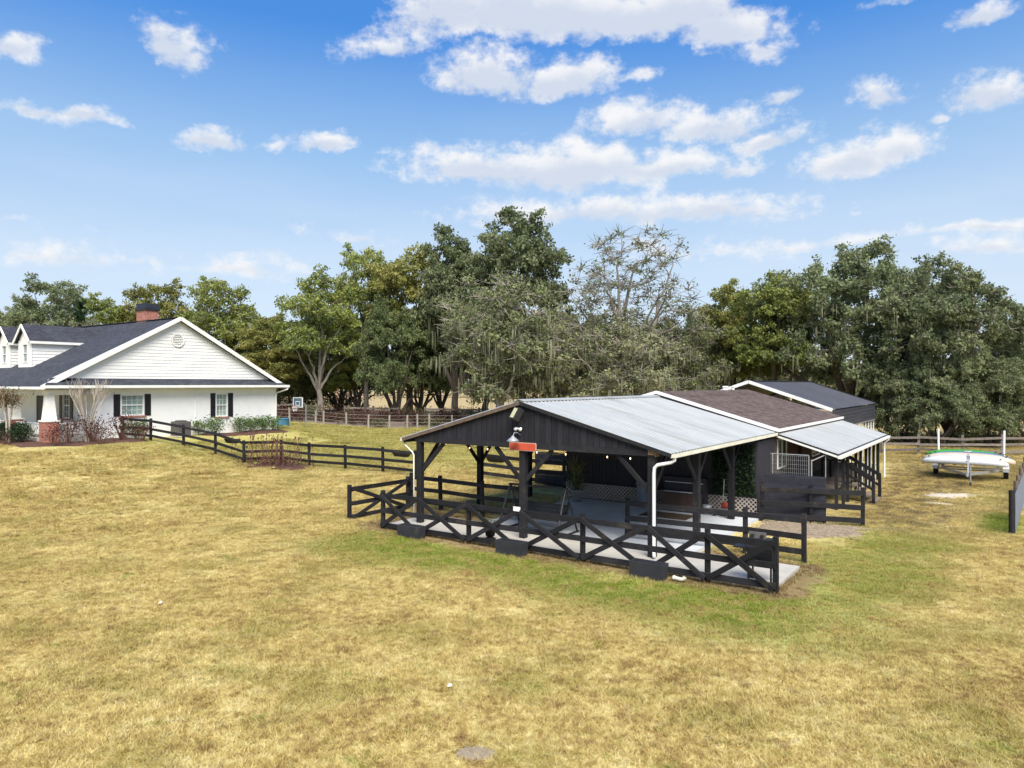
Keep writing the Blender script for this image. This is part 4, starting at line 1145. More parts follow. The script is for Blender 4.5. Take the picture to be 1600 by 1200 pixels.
# wire mesh fence along the right edge
def mesh_fence():
    FD = np.array([math.sin(R(37.3)), math.cos(R(37.3))]); FN = np.array([FD[1], -FD[0]])
    pts = [tuple(float(c_) for c_ in np.array([15.27, 21.8])+FD*2.4*k) for k in range(11)]
    b = pts[0]; root = empty('wire_mesh_fence', (*b, 0), 0, 'grey wire mesh fence on weathered posts along the wood chip bed at the right edge', 'fence')
    for i, p in enumerate(pts):
        g = tz(*p); mt = 'black_paint' if i == 0 else 'wood_weathered'
        mb = MB(); mb.tube([(p[0]-b[0], p[1]-b[1], g-.1), (p[0]-b[0]+rng.normal(0, .015), p[1]-b[1], g+1.32+rng.uniform(-.04, .08))], .085 if i == 0 else .07, 10)
        o = mb.build('post', mt, root)
        if i == 0: o['label'] = 'black end post'
    n = V; 
    me = MB(); Ltot = 24.0; nv = 240
    for k in range(nv+1):
        p = np.array(b)+FD*Ltot*k/nv + FN*.09; g = tz(*p); r = (p[0]-b[0], p[1]-b[1])
        me.bar((*r, g+.04), (*r, g+1.2), .012, .012, (0, 1, 0))
    for k in range(9):
        z = .05+k*.143
        for s_ in range(10):
            p = np.array(b)+FD*2.4*s_+FN*.082; q = np.array(b)+FD*2.4*(s_+1)+FN*.082
            me.bar((p[0]-b[0], p[1]-b[1], tz(*p)+z), (q[0]-b[0], q[1]-b[1], tz(*q)+z), .014, .014)
    o = me.build('wire_mesh', 'mesh_wire', root); o['kind'] = 'stuff'
mesh_fence()

# far fences
rail_fence('old_rail_fence', 'weathered board fence under the oaks behind the kayak trailer', [(24.0+2.45*k, 46.4-.22*k+.3*math.sin(k*2.1)) for k in range(12)], post_h=1.35, zs=(.28, .72, 1.12), pw=.16, rw=.15, mat='wood_fence_old', jitter=.03)
def stake_fence():
    xs = [-21.2, -19.3, -17.1, -16.4, -14.35, -12.5, -10.7, -9.1, -8.2, -7.2, -5.2, -3.2, -1.2]
    pts = [(x, 62+.15*math.sin(x)) for x in xs]
    b = pts[0]; z0 = tz(*b)
    root = empty('wire_stake_fence', (*b, z0), 0, 'pale wooden stake fence with thin wires beyond the back lawn', 'fence')
    for p in pts:
        g = tz(*p)-z0; mb = MB(); mb.tube([(p[0]-b[0], p[1]-b[1], g-.1), (p[0]-b[0]+rng.normal(0, .03), p[1]-b[1], g+1.32+rng.uniform(-.08, .08))], .085, 7); mb.build('post', 'bark_pale', root)
    for z in (.3, .6, .9, 1.2):
        mb = MB()
        for p, q in zip(pts[:-1], pts[1:]): mb.bar((p[0]-b[0], p[1]-b[1], tz(*p)-z0+z), (q[0]-b[0], q[1]-b[1], tz(*q)-z0+z), .02, .02)
        mb.build('wire', 'galv_steel', root)
stake_fence()
rail_fence('old_rail_fence', 'old grey board fence half hidden by brush behind the stake fence', [(-24+2.6*k, 69.5+.3*math.sin(k*1.7)) for k in range(13)], post_h=1.4, zs=(.35, .8, 1.2), pw=.16, rw=.16, mat='wood_fence_old', jitter=.04, skip=(2, 5, 9))

# ================================================================== OBJECTS
def planter(u, label):
    root = empty('planter_box', at(u, -1.60, 0), RZ, label, 'planter', 'black planter boxes along the crossbuck fence')
    L, D, H = .86, .36, .385
    mb = MB(); x, y = L/2, D/2; t = .045; ta = .03
    o0 = [(-x+ta, -y+ta, .0), (x-ta, -y+ta, 0), (x-ta, y-ta, 0), (-x+ta, y-ta, 0)]; o1 = [(-x, -y, H), (x, -y, H), (x, y, H), (-x, y, H)]
    i1 = [(-x+t, -y+t, H), (x-t, -y+t, H), (x-t, y-t, H), (-x+t, y-t, H)]; i0 = [(p[0], p[1], H-.12) for p in i1]
    mb.add(o0+o1+i1+i0, [(3, 2, 1, 0)] + [(r*4+k, r*4+(k+1) % 4, r*4+4+(k+1) % 4, r*4+4+k) for r in range(3) for k in range(4)])
    mb.build('box', 'planter_paint', root)
    mb = MB(); mb.box(-x+t, x-t, -y+t, y-t, H-.13, H-.11); mb.build('soil', 'bare_dirt', root)
planter(-7.0, 'black planter box at the left end of the long crossbuck fence')
planter(-3.35, 'black planter box at the middle of the long crossbuck fence')
planter(.62, 'black planter box at the right of the crossbuck fence beside the white pipe elbow')

mb = MB(); mb.tube([(0, 0, .055), (.2, .015, .055), (.26, .02, .07), (.30, .04, .12)], .046, 10, cap=False); mb.tube([(-.015, 0, .055), (.03, 0, .055)], .055, 10)
tag(mb.build('pipe_elbow', 'cream_gutter', None, at(1.2, -1.48, .02), RZ-.35, smooth=True), 'white pipe elbow lying on the dirt by the right planter box', 'pipe')

def swing():
    root = empty('swing_bench', at(-4.2, 1.0, .1), RZ, 'dark metal framed swing bench standing on the slab behind the middle post', 'swing bench')
    for sx in (-1, 1):
        mb = MB()
        mb.tube([(sx*1.0, .0, 1.36), (sx*1.02, -.22, .95), (sx*1.04, -.40, .55), (sx*1.06, -.62, .02)], .035, 8)
        mb.build('leg', 'dark_steel', root)
        mb = MB(); mb.tube([(sx*1.0, .02, 1.36), (sx*1.02, .2, .95), (sx*1.04, .36, .5), (sx*1.06, .58, .02)], .03, 8); mb.build('leg', 'dark_steel', root)
        mb = MB(); mb.tube([(sx*1.06, -.66, .025), (sx*1.06, .66, .025)], .03, 8); mb.build('foot_rail', 'dark_steel', root)
        mb = MB(); mb.tube([(sx*.86, 0, 1.34), (sx*.84, -.18, .45)], .009, 5); mb.tube([(sx*.86, 0, 1.34), (sx*.84, .2, .45)], .009, 5); mb.build('hanger', 'dark_steel', root)
    mb = MB(); mb.tube([(-1.06, 0, 1.37), (1.06, 0, 1.37)], .033, 8); mb.build('top_bar', 'dark_steel', root)
    mb = MB(); 
    mb.add([(-.85, -.26, .42), (.85, -.26, .42), (.85, .22, .36), (-.85, .22, .36), (-.85, -.26, .50), (.85, -.26, .50), (.85, .22, .45), (-.85, .22, .45)],
           [(3, 2, 1, 0), (4, 5, 6, 7), (0, 1, 5, 4), (1, 2, 6, 5), (2, 3, 7, 6), (3, 0, 4, 7)])
    mb.build('seat', 'seat_dark', root)
    mb = MB(); mb.bar((-.85, .27, .42), (-.85, .42, .9), .04, .06, (0, 1, 0)); mb.bar((.85, .27, .42), (.85, .42, .9), .04, .06, (0, 1, 0))
    for k in range(4): mb.bar((-.83, .29+k*.028, .5+k*.095), (.83, .29+k*.028, .5+k*.095), .02, .092, (0, .3, 1))
    mb.build('backrest', 'seat_dark', root)
    for sx in (-1, 1):
        mb = MB(); mb.bar((sx*.84, -.24, .66), (sx*.84, .33, .66), .06, .03); mb.bar((sx*.84, -.22, .5), (sx*.84, -.22, .65), .03, .03, (0, 1, 0)); mb.build('armrest', 'dark_steel', root)
swing()

def strap_plant():
    root = empty('potted_plant', at(-6.0, 6.55, .1), RZ, 'tall strap leaved plant in a pale pot by the barn corner', 'potted plant')
    mb = MB(); mb.lathe([(.17, 0), (.24, .42), (.26, .46), (.22, .46), (.2, .38)], 16); mb.build('pot', 'pot_grey', root, smooth=True)
    vs = []; ti = []
    for k in range(190):
        a = rng.uniform(0, 6.283); h0 = rng.uniform(.3, 1.05); r = abs(rng.normal(0, .09)); L = rng.uniform(.45, .85); el_ = rng.uniform(.25, 1.5)
        d = np.array([math.cos(a)*math.cos(el_), math.sin(a)*math.cos(el_), math.sin(el_)]); p0 = np.array([math.cos(a)*r, math.sin(a)*r, h0+.1])
        side = np.array([-math.sin(a), math.cos(a), 0])*.024; t = rng.random()
        mid = p0+d*L*.55; tip = p0+d*L+np.array([math.cos(a)*.1, math.sin(a)*.1, -.14*L/.6*(1.3-el_)])
        vs += [p0-side*.6, p0+side*.6, mid+side, mid-side, mid-side, mid+side, tip+side*.1, tip-side*.1]; ti += [t, t]
    put('leaves', np_mesh('strap_leaves', vs, 4, ti, 'leaf_strap'), root)
    mb = MB()
    for k in range(5):
        a = k*1.3; mb.tube([(math.cos(a)*.05, math.sin(a)*.05, .38), (math.cos(a)*.1, math.sin(a)*.1, 1.0)], .03, 6)
    mb.build('stem', 'bark', root)
strap_plant()

def bin_():
    root = empty('trash_bin', at(-3.35, 6.9, .1), RZ, 'blue grey trash bin against the lattice skirt', 'bin')
    mb = MB(); mb.lathe([(.24, 0), (.25, .03), (.30, .80), (.31, .82)], 20); mb.build('body', 'bin_grey', root, smooth=True)
    mb = MB(); mb.lathe([(.33, .822), (.34, .85), (.30, .90), (.12, .935), (.02, .94)], 20); mb.build('lid', 'bin_grey', root, smooth=True)
bin_()
def cabinet():
    root = empty('cabinet', at(-1.85, 6.75, .1), RZ, 'dark low cabinet with a pale keyboard-like ledge against the barn wall', 'cabinet')
    mb = MB(); mb.box(-.75, .75, .18, .5, 0, 1.15); mb.box(-.72, .72, -.12, .178, .58, .68); mb.build('body', 'dark_siding', root)
    mb = MB(); mb.box(-.75, .75, -.14, -.125, .05, .66); mb.build('front_panel', 'barn_wood', root)
    mb = MB(); mb.box(-.8, .8, .14, .54, 1.152, 1.19); mb.build('top', 'dark_steel', root)
    mb = MB(); mb.box(-.7, .7, .12, .14, 1.0, 1.015); mb.build('trim', 'white_trim', root)
    mb = MB()
    for k in range(30): mb.box(-.66+k*.044, -.66+k*.044+.03, -.1, .06, .682, .70)
    mb.build('key', 'white_trim', root)
cabinet()
mb = MB(); mb.box(-.85, .85, -.5, .5, 0, .012); tag(mb.build('rug', 'rug_brown', None, at(-2.0, 5.75, .097), RZ), 'brown mat lying on the slab in front of the dark cabinet', 'rug')

def mower():
    root = empty('push_mower', at(-.35, 6.85, .1), RZ, 'push mower with red engine top and tall folded handle by the lattice', 'mower')
    mb = MB(); mb.lathe([(.26, .1), (.28, .14), (.27, .22), (.16, .26)], 14); mb.build('deck', 'lamp_grey', root)
    mb = MB(); mb.lathe([(.12, .262), (.14, .34), (.12, .42), (.06, .45)], 12); mb.build('engine', 'cloth_red', root, smooth=True)
    for sx in (-1, 1):
        for sy in (-1, 1):
            mb = MB(); mb.tube([(sx*.27, sy*.22, .1), (sx*.32, sy*.22, .1)], .1, 12); mb.build('wheel', 'tyre', root)
    mb = MB(); mb.tube([(-.16, .2, .2), (-.14, .3, 1.2), (.14, .3, 1.2), (.16, .2, .2)], .014, 6); mb.tube([(-.15, .25, .7), (.15, .25, .7)], .01, 6); mb.build('handle', 'galv_steel', root)
mower()
mb = MB(); mb.lathe([(.13, 0), (.17, .28), (.18, .32), (.15, .32)], 14); tag(mb.build('bucket', 'lamp_grey', None, at(-.95, 6.75, .1), RZ, smooth=True), 'pale grey bucket beside the push mower', 'bucket')

def cart():
    root = empty('grill_cart', at(3.0, -.72, .1), RZ, 'small dark grill cart with grey two-dial panel behind the right end of the crossbuck fence', 'grill')
    mb = MB(); mb.box(-.28, .28, -.2, .2, .5, .78); mb.build('firebox', 'dark_steel', root)
    mb = MB(); mb.prism([(-.2, .785), (.2, .785), (.17, .92), (.07, 1.0), (-.07, 1.0), (-.17, .92)], 'x', -.28, .28); mb.build('hood', 'dark_steel', root)
    mb = MB(); mb.box(-.22, .16, -.235, -.205, 1.02, 1.16); p = mb.build('dial_panel', 'ac_grey', root)
    for x in (-.14, .07):
        mb = MB(); mb.tube([(x, -.25, 1.07), (x, -.236, 1.07)], .045, 12); mb.build('dial', 'tyre', p)
    mb = MB(); mb.box(-.6, -.3, -.18, .18, .74, .77); mb.build('side_shelf', 'dark_steel', root)
    for sx in (-1, 1):
        for sy in (-1, 1):
            mb = MB(); mb.box(sx*.25-.018, sx*.25+.018, sy*.17-.018, sy*.17+.018, 0, .5); mb.build('leg', 'dark_steel', root)
    for sx in (-1, 1):
        mb = MB(); mb.tube([(sx*.27, .17, .07), (sx*.31, .17, .07)], .07, 10); mb.build('wheel', 'tyre', root)
cart()
def small_pot():
    root = empty('hanging_pot', at(-4.62, -.86, .12), RZ, 'small black pot of pale flowers behind the third X panel of the fence', 'flower pot')
    mb = MB(); mb.lathe([(.13, .12), (.19, .38), (.2, .4), (.17, .4), (.16, .34)], 14); mb.lathe([(.15, 0), (.17, .03), (.05, .12)], 14); mb.build('pot', 'tyre', root, smooth=True)
    n = 130; c = np.stack([rng.normal(0, .09, n), rng.normal(0, .09, n), rng.uniform(.36, .58, n)], 1); vs = []
    for p in c:
        a = rng.normal(0, 1, 3); a /= np.linalg.norm(a); b_ = np.cross(a, rng.normal(0, 1, 3)); b_ /= np.linalg.norm(b_); s_ = .03
        vs += [p-a*s_, p+b_*s_*.5, p+a*s_, p-b_*s_*.5]
    put('foliage', np_mesh('pot_foliage', vs, 4, rng.random(n), 'moss'), root)
small_pot()
mb = MB(); mb.box(-.11, .11, -.012, .012, 0, .12); tag(mb.build('notice_card', 'white_siding', None, at(-3.36, -1.34, 1.14), RZ), 'blank white card fixed on the top rail of the crossbuck fence near the middle post', 'card')

# hanging feed troughs on the rails
def trough(x, y, rz, z, label):
    root = empty('feed_trough', (x, y, z), rz, label, 'trough', 'black feed troughs hung on the paddock rails')
    mb = MB(); a = [(-.5, -.17, .22), (.5, -.17, .22), (.5, .17, .22), (-.5, .17, .22)]; b_ = [(-.38, -.1, 0), (.38, -.1, 0), (.38, .1, 0), (-.38, .1, 0)]
    c_ = [(-.46, -.14, .22), (.46, -.14, .22), (.46, .14, .22), (-.46, .14, .22)]; d_ = [(-.36, -.09, .03), (.36, -.09, .03), (.36, .09, .03), (-.36, .09, .03)]
    mb.add(b_+a+c_+d_, [(3, 2, 1, 0), (12, 13, 14, 15)] + [(r*4+k, r*4+(k+1) % 4, r*4+4+(k+1) % 4, r*4+4+k) for r in range(3) for k in range(4)]); mb.build('basin', 'trough', root)
    for sx in (-1, 1):
        mb = MB(); mb.bar((sx*.3, .17, .1), (sx*.3, .2, .30), .04, .012, (0, 1, 0)); mb.build('hook', 'dark_steel', root)
def on_fence(p, q, t, off): 
    d = np.array(q)-np.array(p); L = np.linalg.norm(d); d /= L; n = np.array([d[1], -d[0]]); c = np.array(p)+d*L*t+n*off
    return c[0], c[1], math.atan2(d[1], d[0])
for p, q, t, lb in ((HF[4], HF[5], .42, 'black feed trough hung on the paddock fence left of the flower bed'), (HF[9], HF[10], .45, 'black feed trough hung on the paddock fence beside the left pavilion gutter'), (W2(-12.9, 9.35), W2(-10.5, 9.35), .33, 'black feed trough hung on the rails seen through the pavilion')):
    x, y, r_ = on_fence(p, q, t, -.3); trough(x, y, r_, tz(x, y)+.82, lb)

# lights and sign on the gable
mb = MB(); mb.prism([(-.44, 0), (.44, 0), (.47, .03), (.47, .21), (.44, .24), (-.44, .24), (-.47, .21), (-.47, .03)], 'y', 0, .03)
sg_ = mb.build('hanging_sign', 'sign_edge', None, at(-3.97, -.165, 2.66), RZ); tag(sg_, 'faded red wooden sign over the middle front post', 'sign')
mb = MB(); mb.prism([(-.42, .022), (.42, .022), (.45, .045), (.45, .195), (.42, .218), (-.42, .218), (-.45, .195), (-.45, .045)], 'y', -.008, -.001); mb.build('painted_face', 'red_sign', sg_)
def floodlight():
    root = empty('floodlight', at(-4.02, -.16, 3.66), RZ, 'black floodlight with yellowish lens near the top of the gable', 'floodlight')
    mb = MB(); mb.tube([(.0, .05, .05), (0, -.12, .05)], .03, 6); mb.build('arm', 'tyre', root)
    b = MB(); Rm = Matrix.Rotation(R(-25), 4, 'X') @ Matrix.Rotation(R(16), 4, 'Y') @ Matrix.Rotation(R(-22), 4, 'Z')
    q = MB(); q.box(-.15, .19, -.10, .06, -.19, .19); b.add([Rm @ Vector(p)+Vector((-.05, -.16, .06)) for p in q.v], q.f); h = b.build('housing', 'tyre', root)
    b = MB(); q = MB(); q.box(-.10, .09, -.112, -.102, -.15, .15); b.add([Rm @ Vector(p)+Vector((-.05, -.16, .06)) for p in q.v], q.f); b.build('lens', 'lens_yellow', h)
floodlight()
def motion():
    root = empty('motion_light', at(-4.05, -.15, 3.3), RZ, 'white twin head motion light under the floodlight', 'light')
    mb = MB(); mb.tube([(0, .03, 0), (0, -.03, 0)], .06, 10); mb.build('base', 'tyre', root)
    for sx in (-1, 1):
        mb = MB(); mb.tube([(sx*.03, -.04, 0), (sx*.07, -.08, .01), (sx*.085, -.16, -.02)], [.022, .036, .055], 12); mb.build('lamp_head', 'white_trim', root, smooth=True)
motion()
def barn_lamp():
    root = empty('barn_lamp', at(-4.15, -.15, 2.95), RZ, 'grey gooseneck barn lamp above the red sign', 'lamp')
    mb = MB(); mb.tube([(.08, .04, .16), (.08, -.12, .24), (.06, -.26, .24), (.04, -.30, .15)], .014, 6); mb.build('arm', 'lamp_grey', root)
    mb = MB(); mb.lathe([(.03, .16), (.05, .12), (.12, .07), (.20, .0), (.19, 0), (.11, .055)], 18, (.04, -.30, 0)); mb.build('shade', 'lamp_grey', root, smooth=True)
barn_lamp()
def string_lights():
    root = empty('string_lights', at(-4, .18, 2.62), RZ, 'string of small warm bulbs under the front beam', 'string lights')
    us = [-3.9, -2.2, -1.5, .3, 1.28, 2.6, 3.29, 3.9]
    mb = MB()
    for a, b in zip(us[:-1], us[1:]): mb.tube([(a, 0, .05), ((a+b)/2, 0, .0), (b, 0, .05)], .007, 4)
    mb.build('cord', 'tyre', root)
    for i, u in enumerate(us[1:-1]):
        mb = MB(); mb.lathe([(.012, .06), (.016, .03)], 8, (u, 0, -.02)); s_ = mb.build('socket', 'tyre', root)
        mb = MB(); mb.lathe([(.008, .03), (.017, .008), (.014, -.01), (.01, -.02), (.004, -.026)], 10, (u, 0, -.02)); mb.build('bulb', 'bulb_glow', s_, smooth=True)
string_lights()

# AC unit, hoop, pool
def ac():
    p = hat(-.95, 6.7); z = tz(p[0], p[1])
    root = empty('air_conditioner', (p[0], p[1], z), RZ, 'dark grey air conditioning unit on the ground by the house wall', 'air conditioner')
    mb = MB(); mb.box(-.45, .45, -.45, .45, 0, .08); mb.build('pad', 'concrete', root)
    mb = MB(); mb.box(-.4, .4, -.4, .4, .082, .92); b = mb.build('cabinet', 'ac_grey', root)
    mb = MB()
    for k in range(16):
        z_ = .14+k*.047
        mb.box(.402, .412, -.37, .37, z_, z_+.02); mb.box(-.37, .37, -.412, -.402, z_, z_+.02)
    mb.build('louvre', 'ac_grey', b)
    mb = MB(); mb.lathe([(.34, .921), (.33, .96), (.28, .975), (.05, .99)], 18); mb.build('fan_guard', 'dark_steel', root)
ac()
def hoop():
    X, Y = -17.4, 58.0; z = tz(X, Y)
    root = empty('basketball_hoop', (X, Y, z), R(-35), 'basketball hoop with clear blue backboard beyond the house corner', 'basketball hoop')
    mb = MB(); mb.tube([(0, .8, 0), (0, .8, 1.9), (0, .15, 2.3)], .06, 8); mb.build('pole', 'galv_steel', root)
    mb = MB(); mb.box(-.55, .55, -.02, .02, 1.75, 2.5); bd = mb.build('backboard', 'board_blue', root)
    mb = MB()
    for a in ((-.58, -.52, 1.72, 2.53), (.52, .58, 1.72, 2.53), (-.52, .52, 2.47, 2.53), (-.52, .52, 1.72, 1.78)): mb.box(a[0], a[1], -.035, .03, a[2], a[3])
    for a in ((-.27, -.22, 1.86, 2.22), (.22, .27, 1.86, 2.22), (-.22, .22, 2.17, 2.22), (-.22, .22, 1.86, 1.91)): mb.box(a[0], a[1], -.027, -.021, a[2], a[3])
    mb.build('board_frame', 'white_trim', bd)
    mb = MB(); n = 16
    mb.tube([(.23*math.cos(6.283*k/n), -.3+.23*math.sin(6.283*k/n), 1.8) for k in range(n+1)], .012, 5, cap=False); mb.build('rim', 'red_sign', root)
    mb = MB()
    for k in range(12):
        a = 6.283*k/12; mb.bar((.23*math.cos(a), -.3+.23*math.sin(a), 1.8), (.12*math.cos(a+.4), -.3+.12*math.sin(a+.4), 1.4), .012, .012)
    mb.build('net', 'white_trim', root)
hoop()
def pool():
    X, Y = -18.9, 57.2; z = tz(X, Y)
    root = empty('stock_tank', (X, Y, z), R(-10), 'low blue tub beside the corner of the white house', 'tub')
    mb = MB(); mb.lathe([(1.0, 0), (1.0, .55), (1.04, .58), (1.0, .61), (.94, .58), (.94, .45)], 28); mb.build('wall', 'pool_blue', root, smooth=False)
    mb = MB(); mb.lathe([(.938, .40), (.938, .44)], 28); mb.build('water', 'pool_blue', root)
pool()

# kayak trailer
def kayak(mat, L, Wd, Hh, loc, rz, tilt, label):
    n = 22; m_ = 12; vs = []
    for i in range(n+1):
        t = -1+2*i/n; k = max(1-abs(t)**2.6, .0)
        hw = Wd/2*(k**.75)+.012; hh = Hh*(.42+.58*k**.5); rock = .16*abs(t)**3
        for j in range(m_):
            a = 2*math.pi*j/m_; ca, sa = math.cos(a), math.sin(a)
            vs.append((t*L/2, hw*np.sign(ca)*abs(ca)**.8, hh*.5*(np.sign(sa)*abs(sa)**.7) - rock))      # hull up: the ends droop
    fs = [(i*m_+j, i*m_+(j+1) % m_, (i+1)*m_+(j+1) % m_, (i+1)*m_+j) for i in range(n) for j in range(m_)] + [tuple(range(m_-1, -1, -1)), tuple(range(n*m_, (n+1)*m_))]
    mb = MB(); mb.add(vs, fs); o = mb.build('kayak', mat, None, loc, rz, smooth=True); o.rotation_euler = (tilt, 0, rz)
    tag(o, label, 'kayak', 'upturned kayaks stacked across the trailer')
    k_ = MB()
    for sx in (-1, 1): k_.tube([(sx*L*.40, -Wd*.12, .09), (sx*L*.42, 0, .14), (sx*L*.40, Wd*.12, .09)], .014, 5)
    k_.build('handle', 'tyre', o)
    sc = MB(); sc.box(.1, .22, -Wd*.5+.0, -Wd*.43, .02, .07); sc.build('scupper_plug', 'tyre', o)
def trailer():
    X, Y = 21.85, 34.1; rz = R(-34)
    z = tz(X, Y)
    root = empty('boat_trailer', (X, Y, z), rz, 'galvanised boat trailer with white guide poles carrying four kayaks', 'trailer')
    for sx in (-1, 1):
        mb = MB(); mb.bar((sx*1.15, 2.6, .5), (sx*1.15, .4, .5), .08, .11); mb.bar((sx*1.15, .4, .5), (sx*.06, -2.1, .5), .08, .11); mb.build('frame_rail', 'galv_steel', root)
        wh = MB(); wh.tube([(sx*1.36, 1.5, .33), (sx*1.56, 1.5, .33)], .33, 20); w_ = wh.build('wheel', 'tyre', root)
        rm = MB(); rm.tube([(sx*1.34, 1.5, .33), (sx*1.345, 1.5, .33)], .2, 16); rm.build('rim', 'galv_steel', w_)
        fe = MB(); n = 8
        pts = [(1.5+.42*math.cos(math.pi*k/n), .36+.42*math.sin(math.pi*k/n)) for k in range(n+1)]
        for a, b in zip(pts[:-1], pts[1:]): fe.bar((sx*1.46, a[0], a[1]), (sx*1.46, b[0], b[1]), .26, .02, (1, 0, 0) if False else (0, 0, 1))
        fe.build('fender', 'galv_steel', root)
        bk = MB(); bk.bar((sx*.6, -.5, .78), (sx*.6, 2.6, .78), .1, .08); bk.build('bunk', 'wood_weathered', root)
        gp = MB(); gp.tube([(sx*1.38, 2.3, .5), (sx*1.38, 2.3, .62), (sx*1.40, 2.3, 2.3)], .05, 8); gp.build('guide_pole', 'pvc_white', root)
        gb = MB(); gb.bar((sx*1.15, 2.3, .5), (sx*1.40, 2.3, .5), .06, .06); gb.build('pole_bracket', 'galv_steel', root)
        lt = MB(); lt.box(sx*1.25-.09, sx*1.25+.09, 2.62, 2.68, .48, .58); lt.build('tail_light', 'cloth_red', root)
    for y in (.4, 2.55): mb = MB(); mb.bar((-1.15, y, .56), (1.15, y, .56), .07, .07); mb.build('cross_member', 'galv_steel', root)
    mb = MB(); mb.bar((-1.34, 1.5, .35), (1.34, 1.5, .35), .06, .06); mb.build('axle', 'galv_steel', root)
    mb = MB(); mb.bar((0, -1.9, .5), (0, -2.9, .5), .08, .1); mb.bar((0, -2.9, .52), (0, -3.05, .54), .07, .07); mb.build('tongue', 'galv_steel', root)
    mb = MB(); mb.bar((0, -1.75, .5), (0, -1.5, 1.45), .09, .07, (1, 0, 0)); mb.box(-.07, .07, -1.62, -1.42, 1.1, 1.3); mb.tube([(-.14, -1.48, 1.48), (.14, -1.48, 1.48)], .05, 8); mb.build('winch_post', 'galv_steel', root)
    mb = MB(); mb.tube([(.1, -2.3, .12), (.1, -2.3, .95)], .032, 8); mb.tube([(.1, -2.3, .93), (.24, -2.3, .98)], .012, 6); mb.build('jack', 'galv_steel', root)
    mb = MB(); mb.tube([(.06, -2.3, .09), (.14, -2.3, .09)], .09, 12); mb.build('jack_wheel', 'tyre', root)
    P = lambda x, y, zz: (X+x*math.cos(rz)-y*math.sin(rz), Y+x*math.sin(rz)+y*math.cos(rz), z+zz)
    kayak('kayak_white', 3.5, .80, .36, P(-.2, -.45, 1.0), rz-.02, R(12), 'white upturned kayak at the front of the trailer behind the winch post')
    kayak('kayak_tan', 3.8, .80, .38, P(-.08, .40, 1.06), rz-.03, R(8), 'tan upturned kayak just behind the white one')
    kayak('kayak_blue', 3.5, .74, .34, P(-.05, 1.20, 1.09), rz-.02, R(6), 'blue kayak between the tan and the green ones')
    kayak('kayak_green', 3.3, .74, .30, P(-.3, 1.95, 1.14), rz, R(5), 'bright green kayak at the back of the trailer')
trailer()

# far houses
def far_house(name, label, X, Y, w_, d_, h, rh, wall, rz=0.2):
    z = tz(X, Y); root = empty(name, (X, Y, z), rz, label, 'house')
    mb = MB(); mb.box(-w_/2, w_/2, -d_/2, d_/2, -.3, h); mb.build('wall', wall, root)
    mb = MB(); mb.prism([(-d_/2-.4, h), (d_/2+.4, h), (0, h+rh)], 'x', -w_/2-.4, w_/2+.4); mb.build('roof', 'far_roof', root)
    for x in (-.25, .2):
        f = MB(); f.box(w_*x-.5, w_*x+.5, -d_/2-.04, -d_/2+.02, .9, 2.1); wn_ = f.build('window', 'white_trim', root)
        p = MB(); p.box(w_*x-.42, w_*x+.42, -d_/2-.05, -d_/2-.043, .98, 2.02); p.build('pane', 'glass_dark', wn_)
far_house('far_house', 'peach far house with brown roof seen between the tree trunks', -34.5, 152, 5.5, 7, 3.2, 2.0, 'peach_wall')
def hut():
    X, Y = 18.3, 106; z = tz(X, Y); root = empty('wooden_playhouse', (X, Y, z), R(-30), 'small orange brown wooden hut with hipped roof beyond the mossy trees', 'hut')
    mb = MB(); mb.box(-.7, .7, -.7, .7, 1.2, 3.1); mb.build('wall', 'orange_shed', root)
    mb = MB(); mb.add([(-1.2, -1.2, 3.1), (1.2, -1.2, 3.1), (1.2, 1.2, 3.1), (-1.2, 1.2, 3.1), (0, 0, 4.5)], [(0, 1, 4), (1, 2, 4), (2, 3, 4), (3, 0, 4), (3, 2, 1, 0)]); mb.build('roof', 'shed_roof', root)
    for sx in (-1, 1):
        for sy in (-1, 1): mb = MB(); mb.box(sx*.6-.08, sx*.6+.08, sy*.6-.08, sy*.6+.08, -.2, 1.2); mb.build('leg', 'orange_shed', root)
hut()

def scrap(x, y, s, label):
    mb = MB(); z = tz(x, y)
    mb.add([(-.06*s, -.03*s, .045), (.05*s, -.04*s, .05), (.07*s, .03*s, .075), (-.03*s, .05*s, .085), (.0, .0, .095)], [(0, 1, 4), (1, 2, 4), (2, 3, 4), (3, 0, 4)])
    tag(mb.build('paper_scrap', 'paper_pale', None, (x, y, z)), label, 'scrap')
scrap(-.94, 10.73, .6, 'small pale scrap lying in the dry lawn near the bare earth spot')
scrap(-7.35, 14.91, .7, 'small pale scrap lying alone in the lawn at the left')

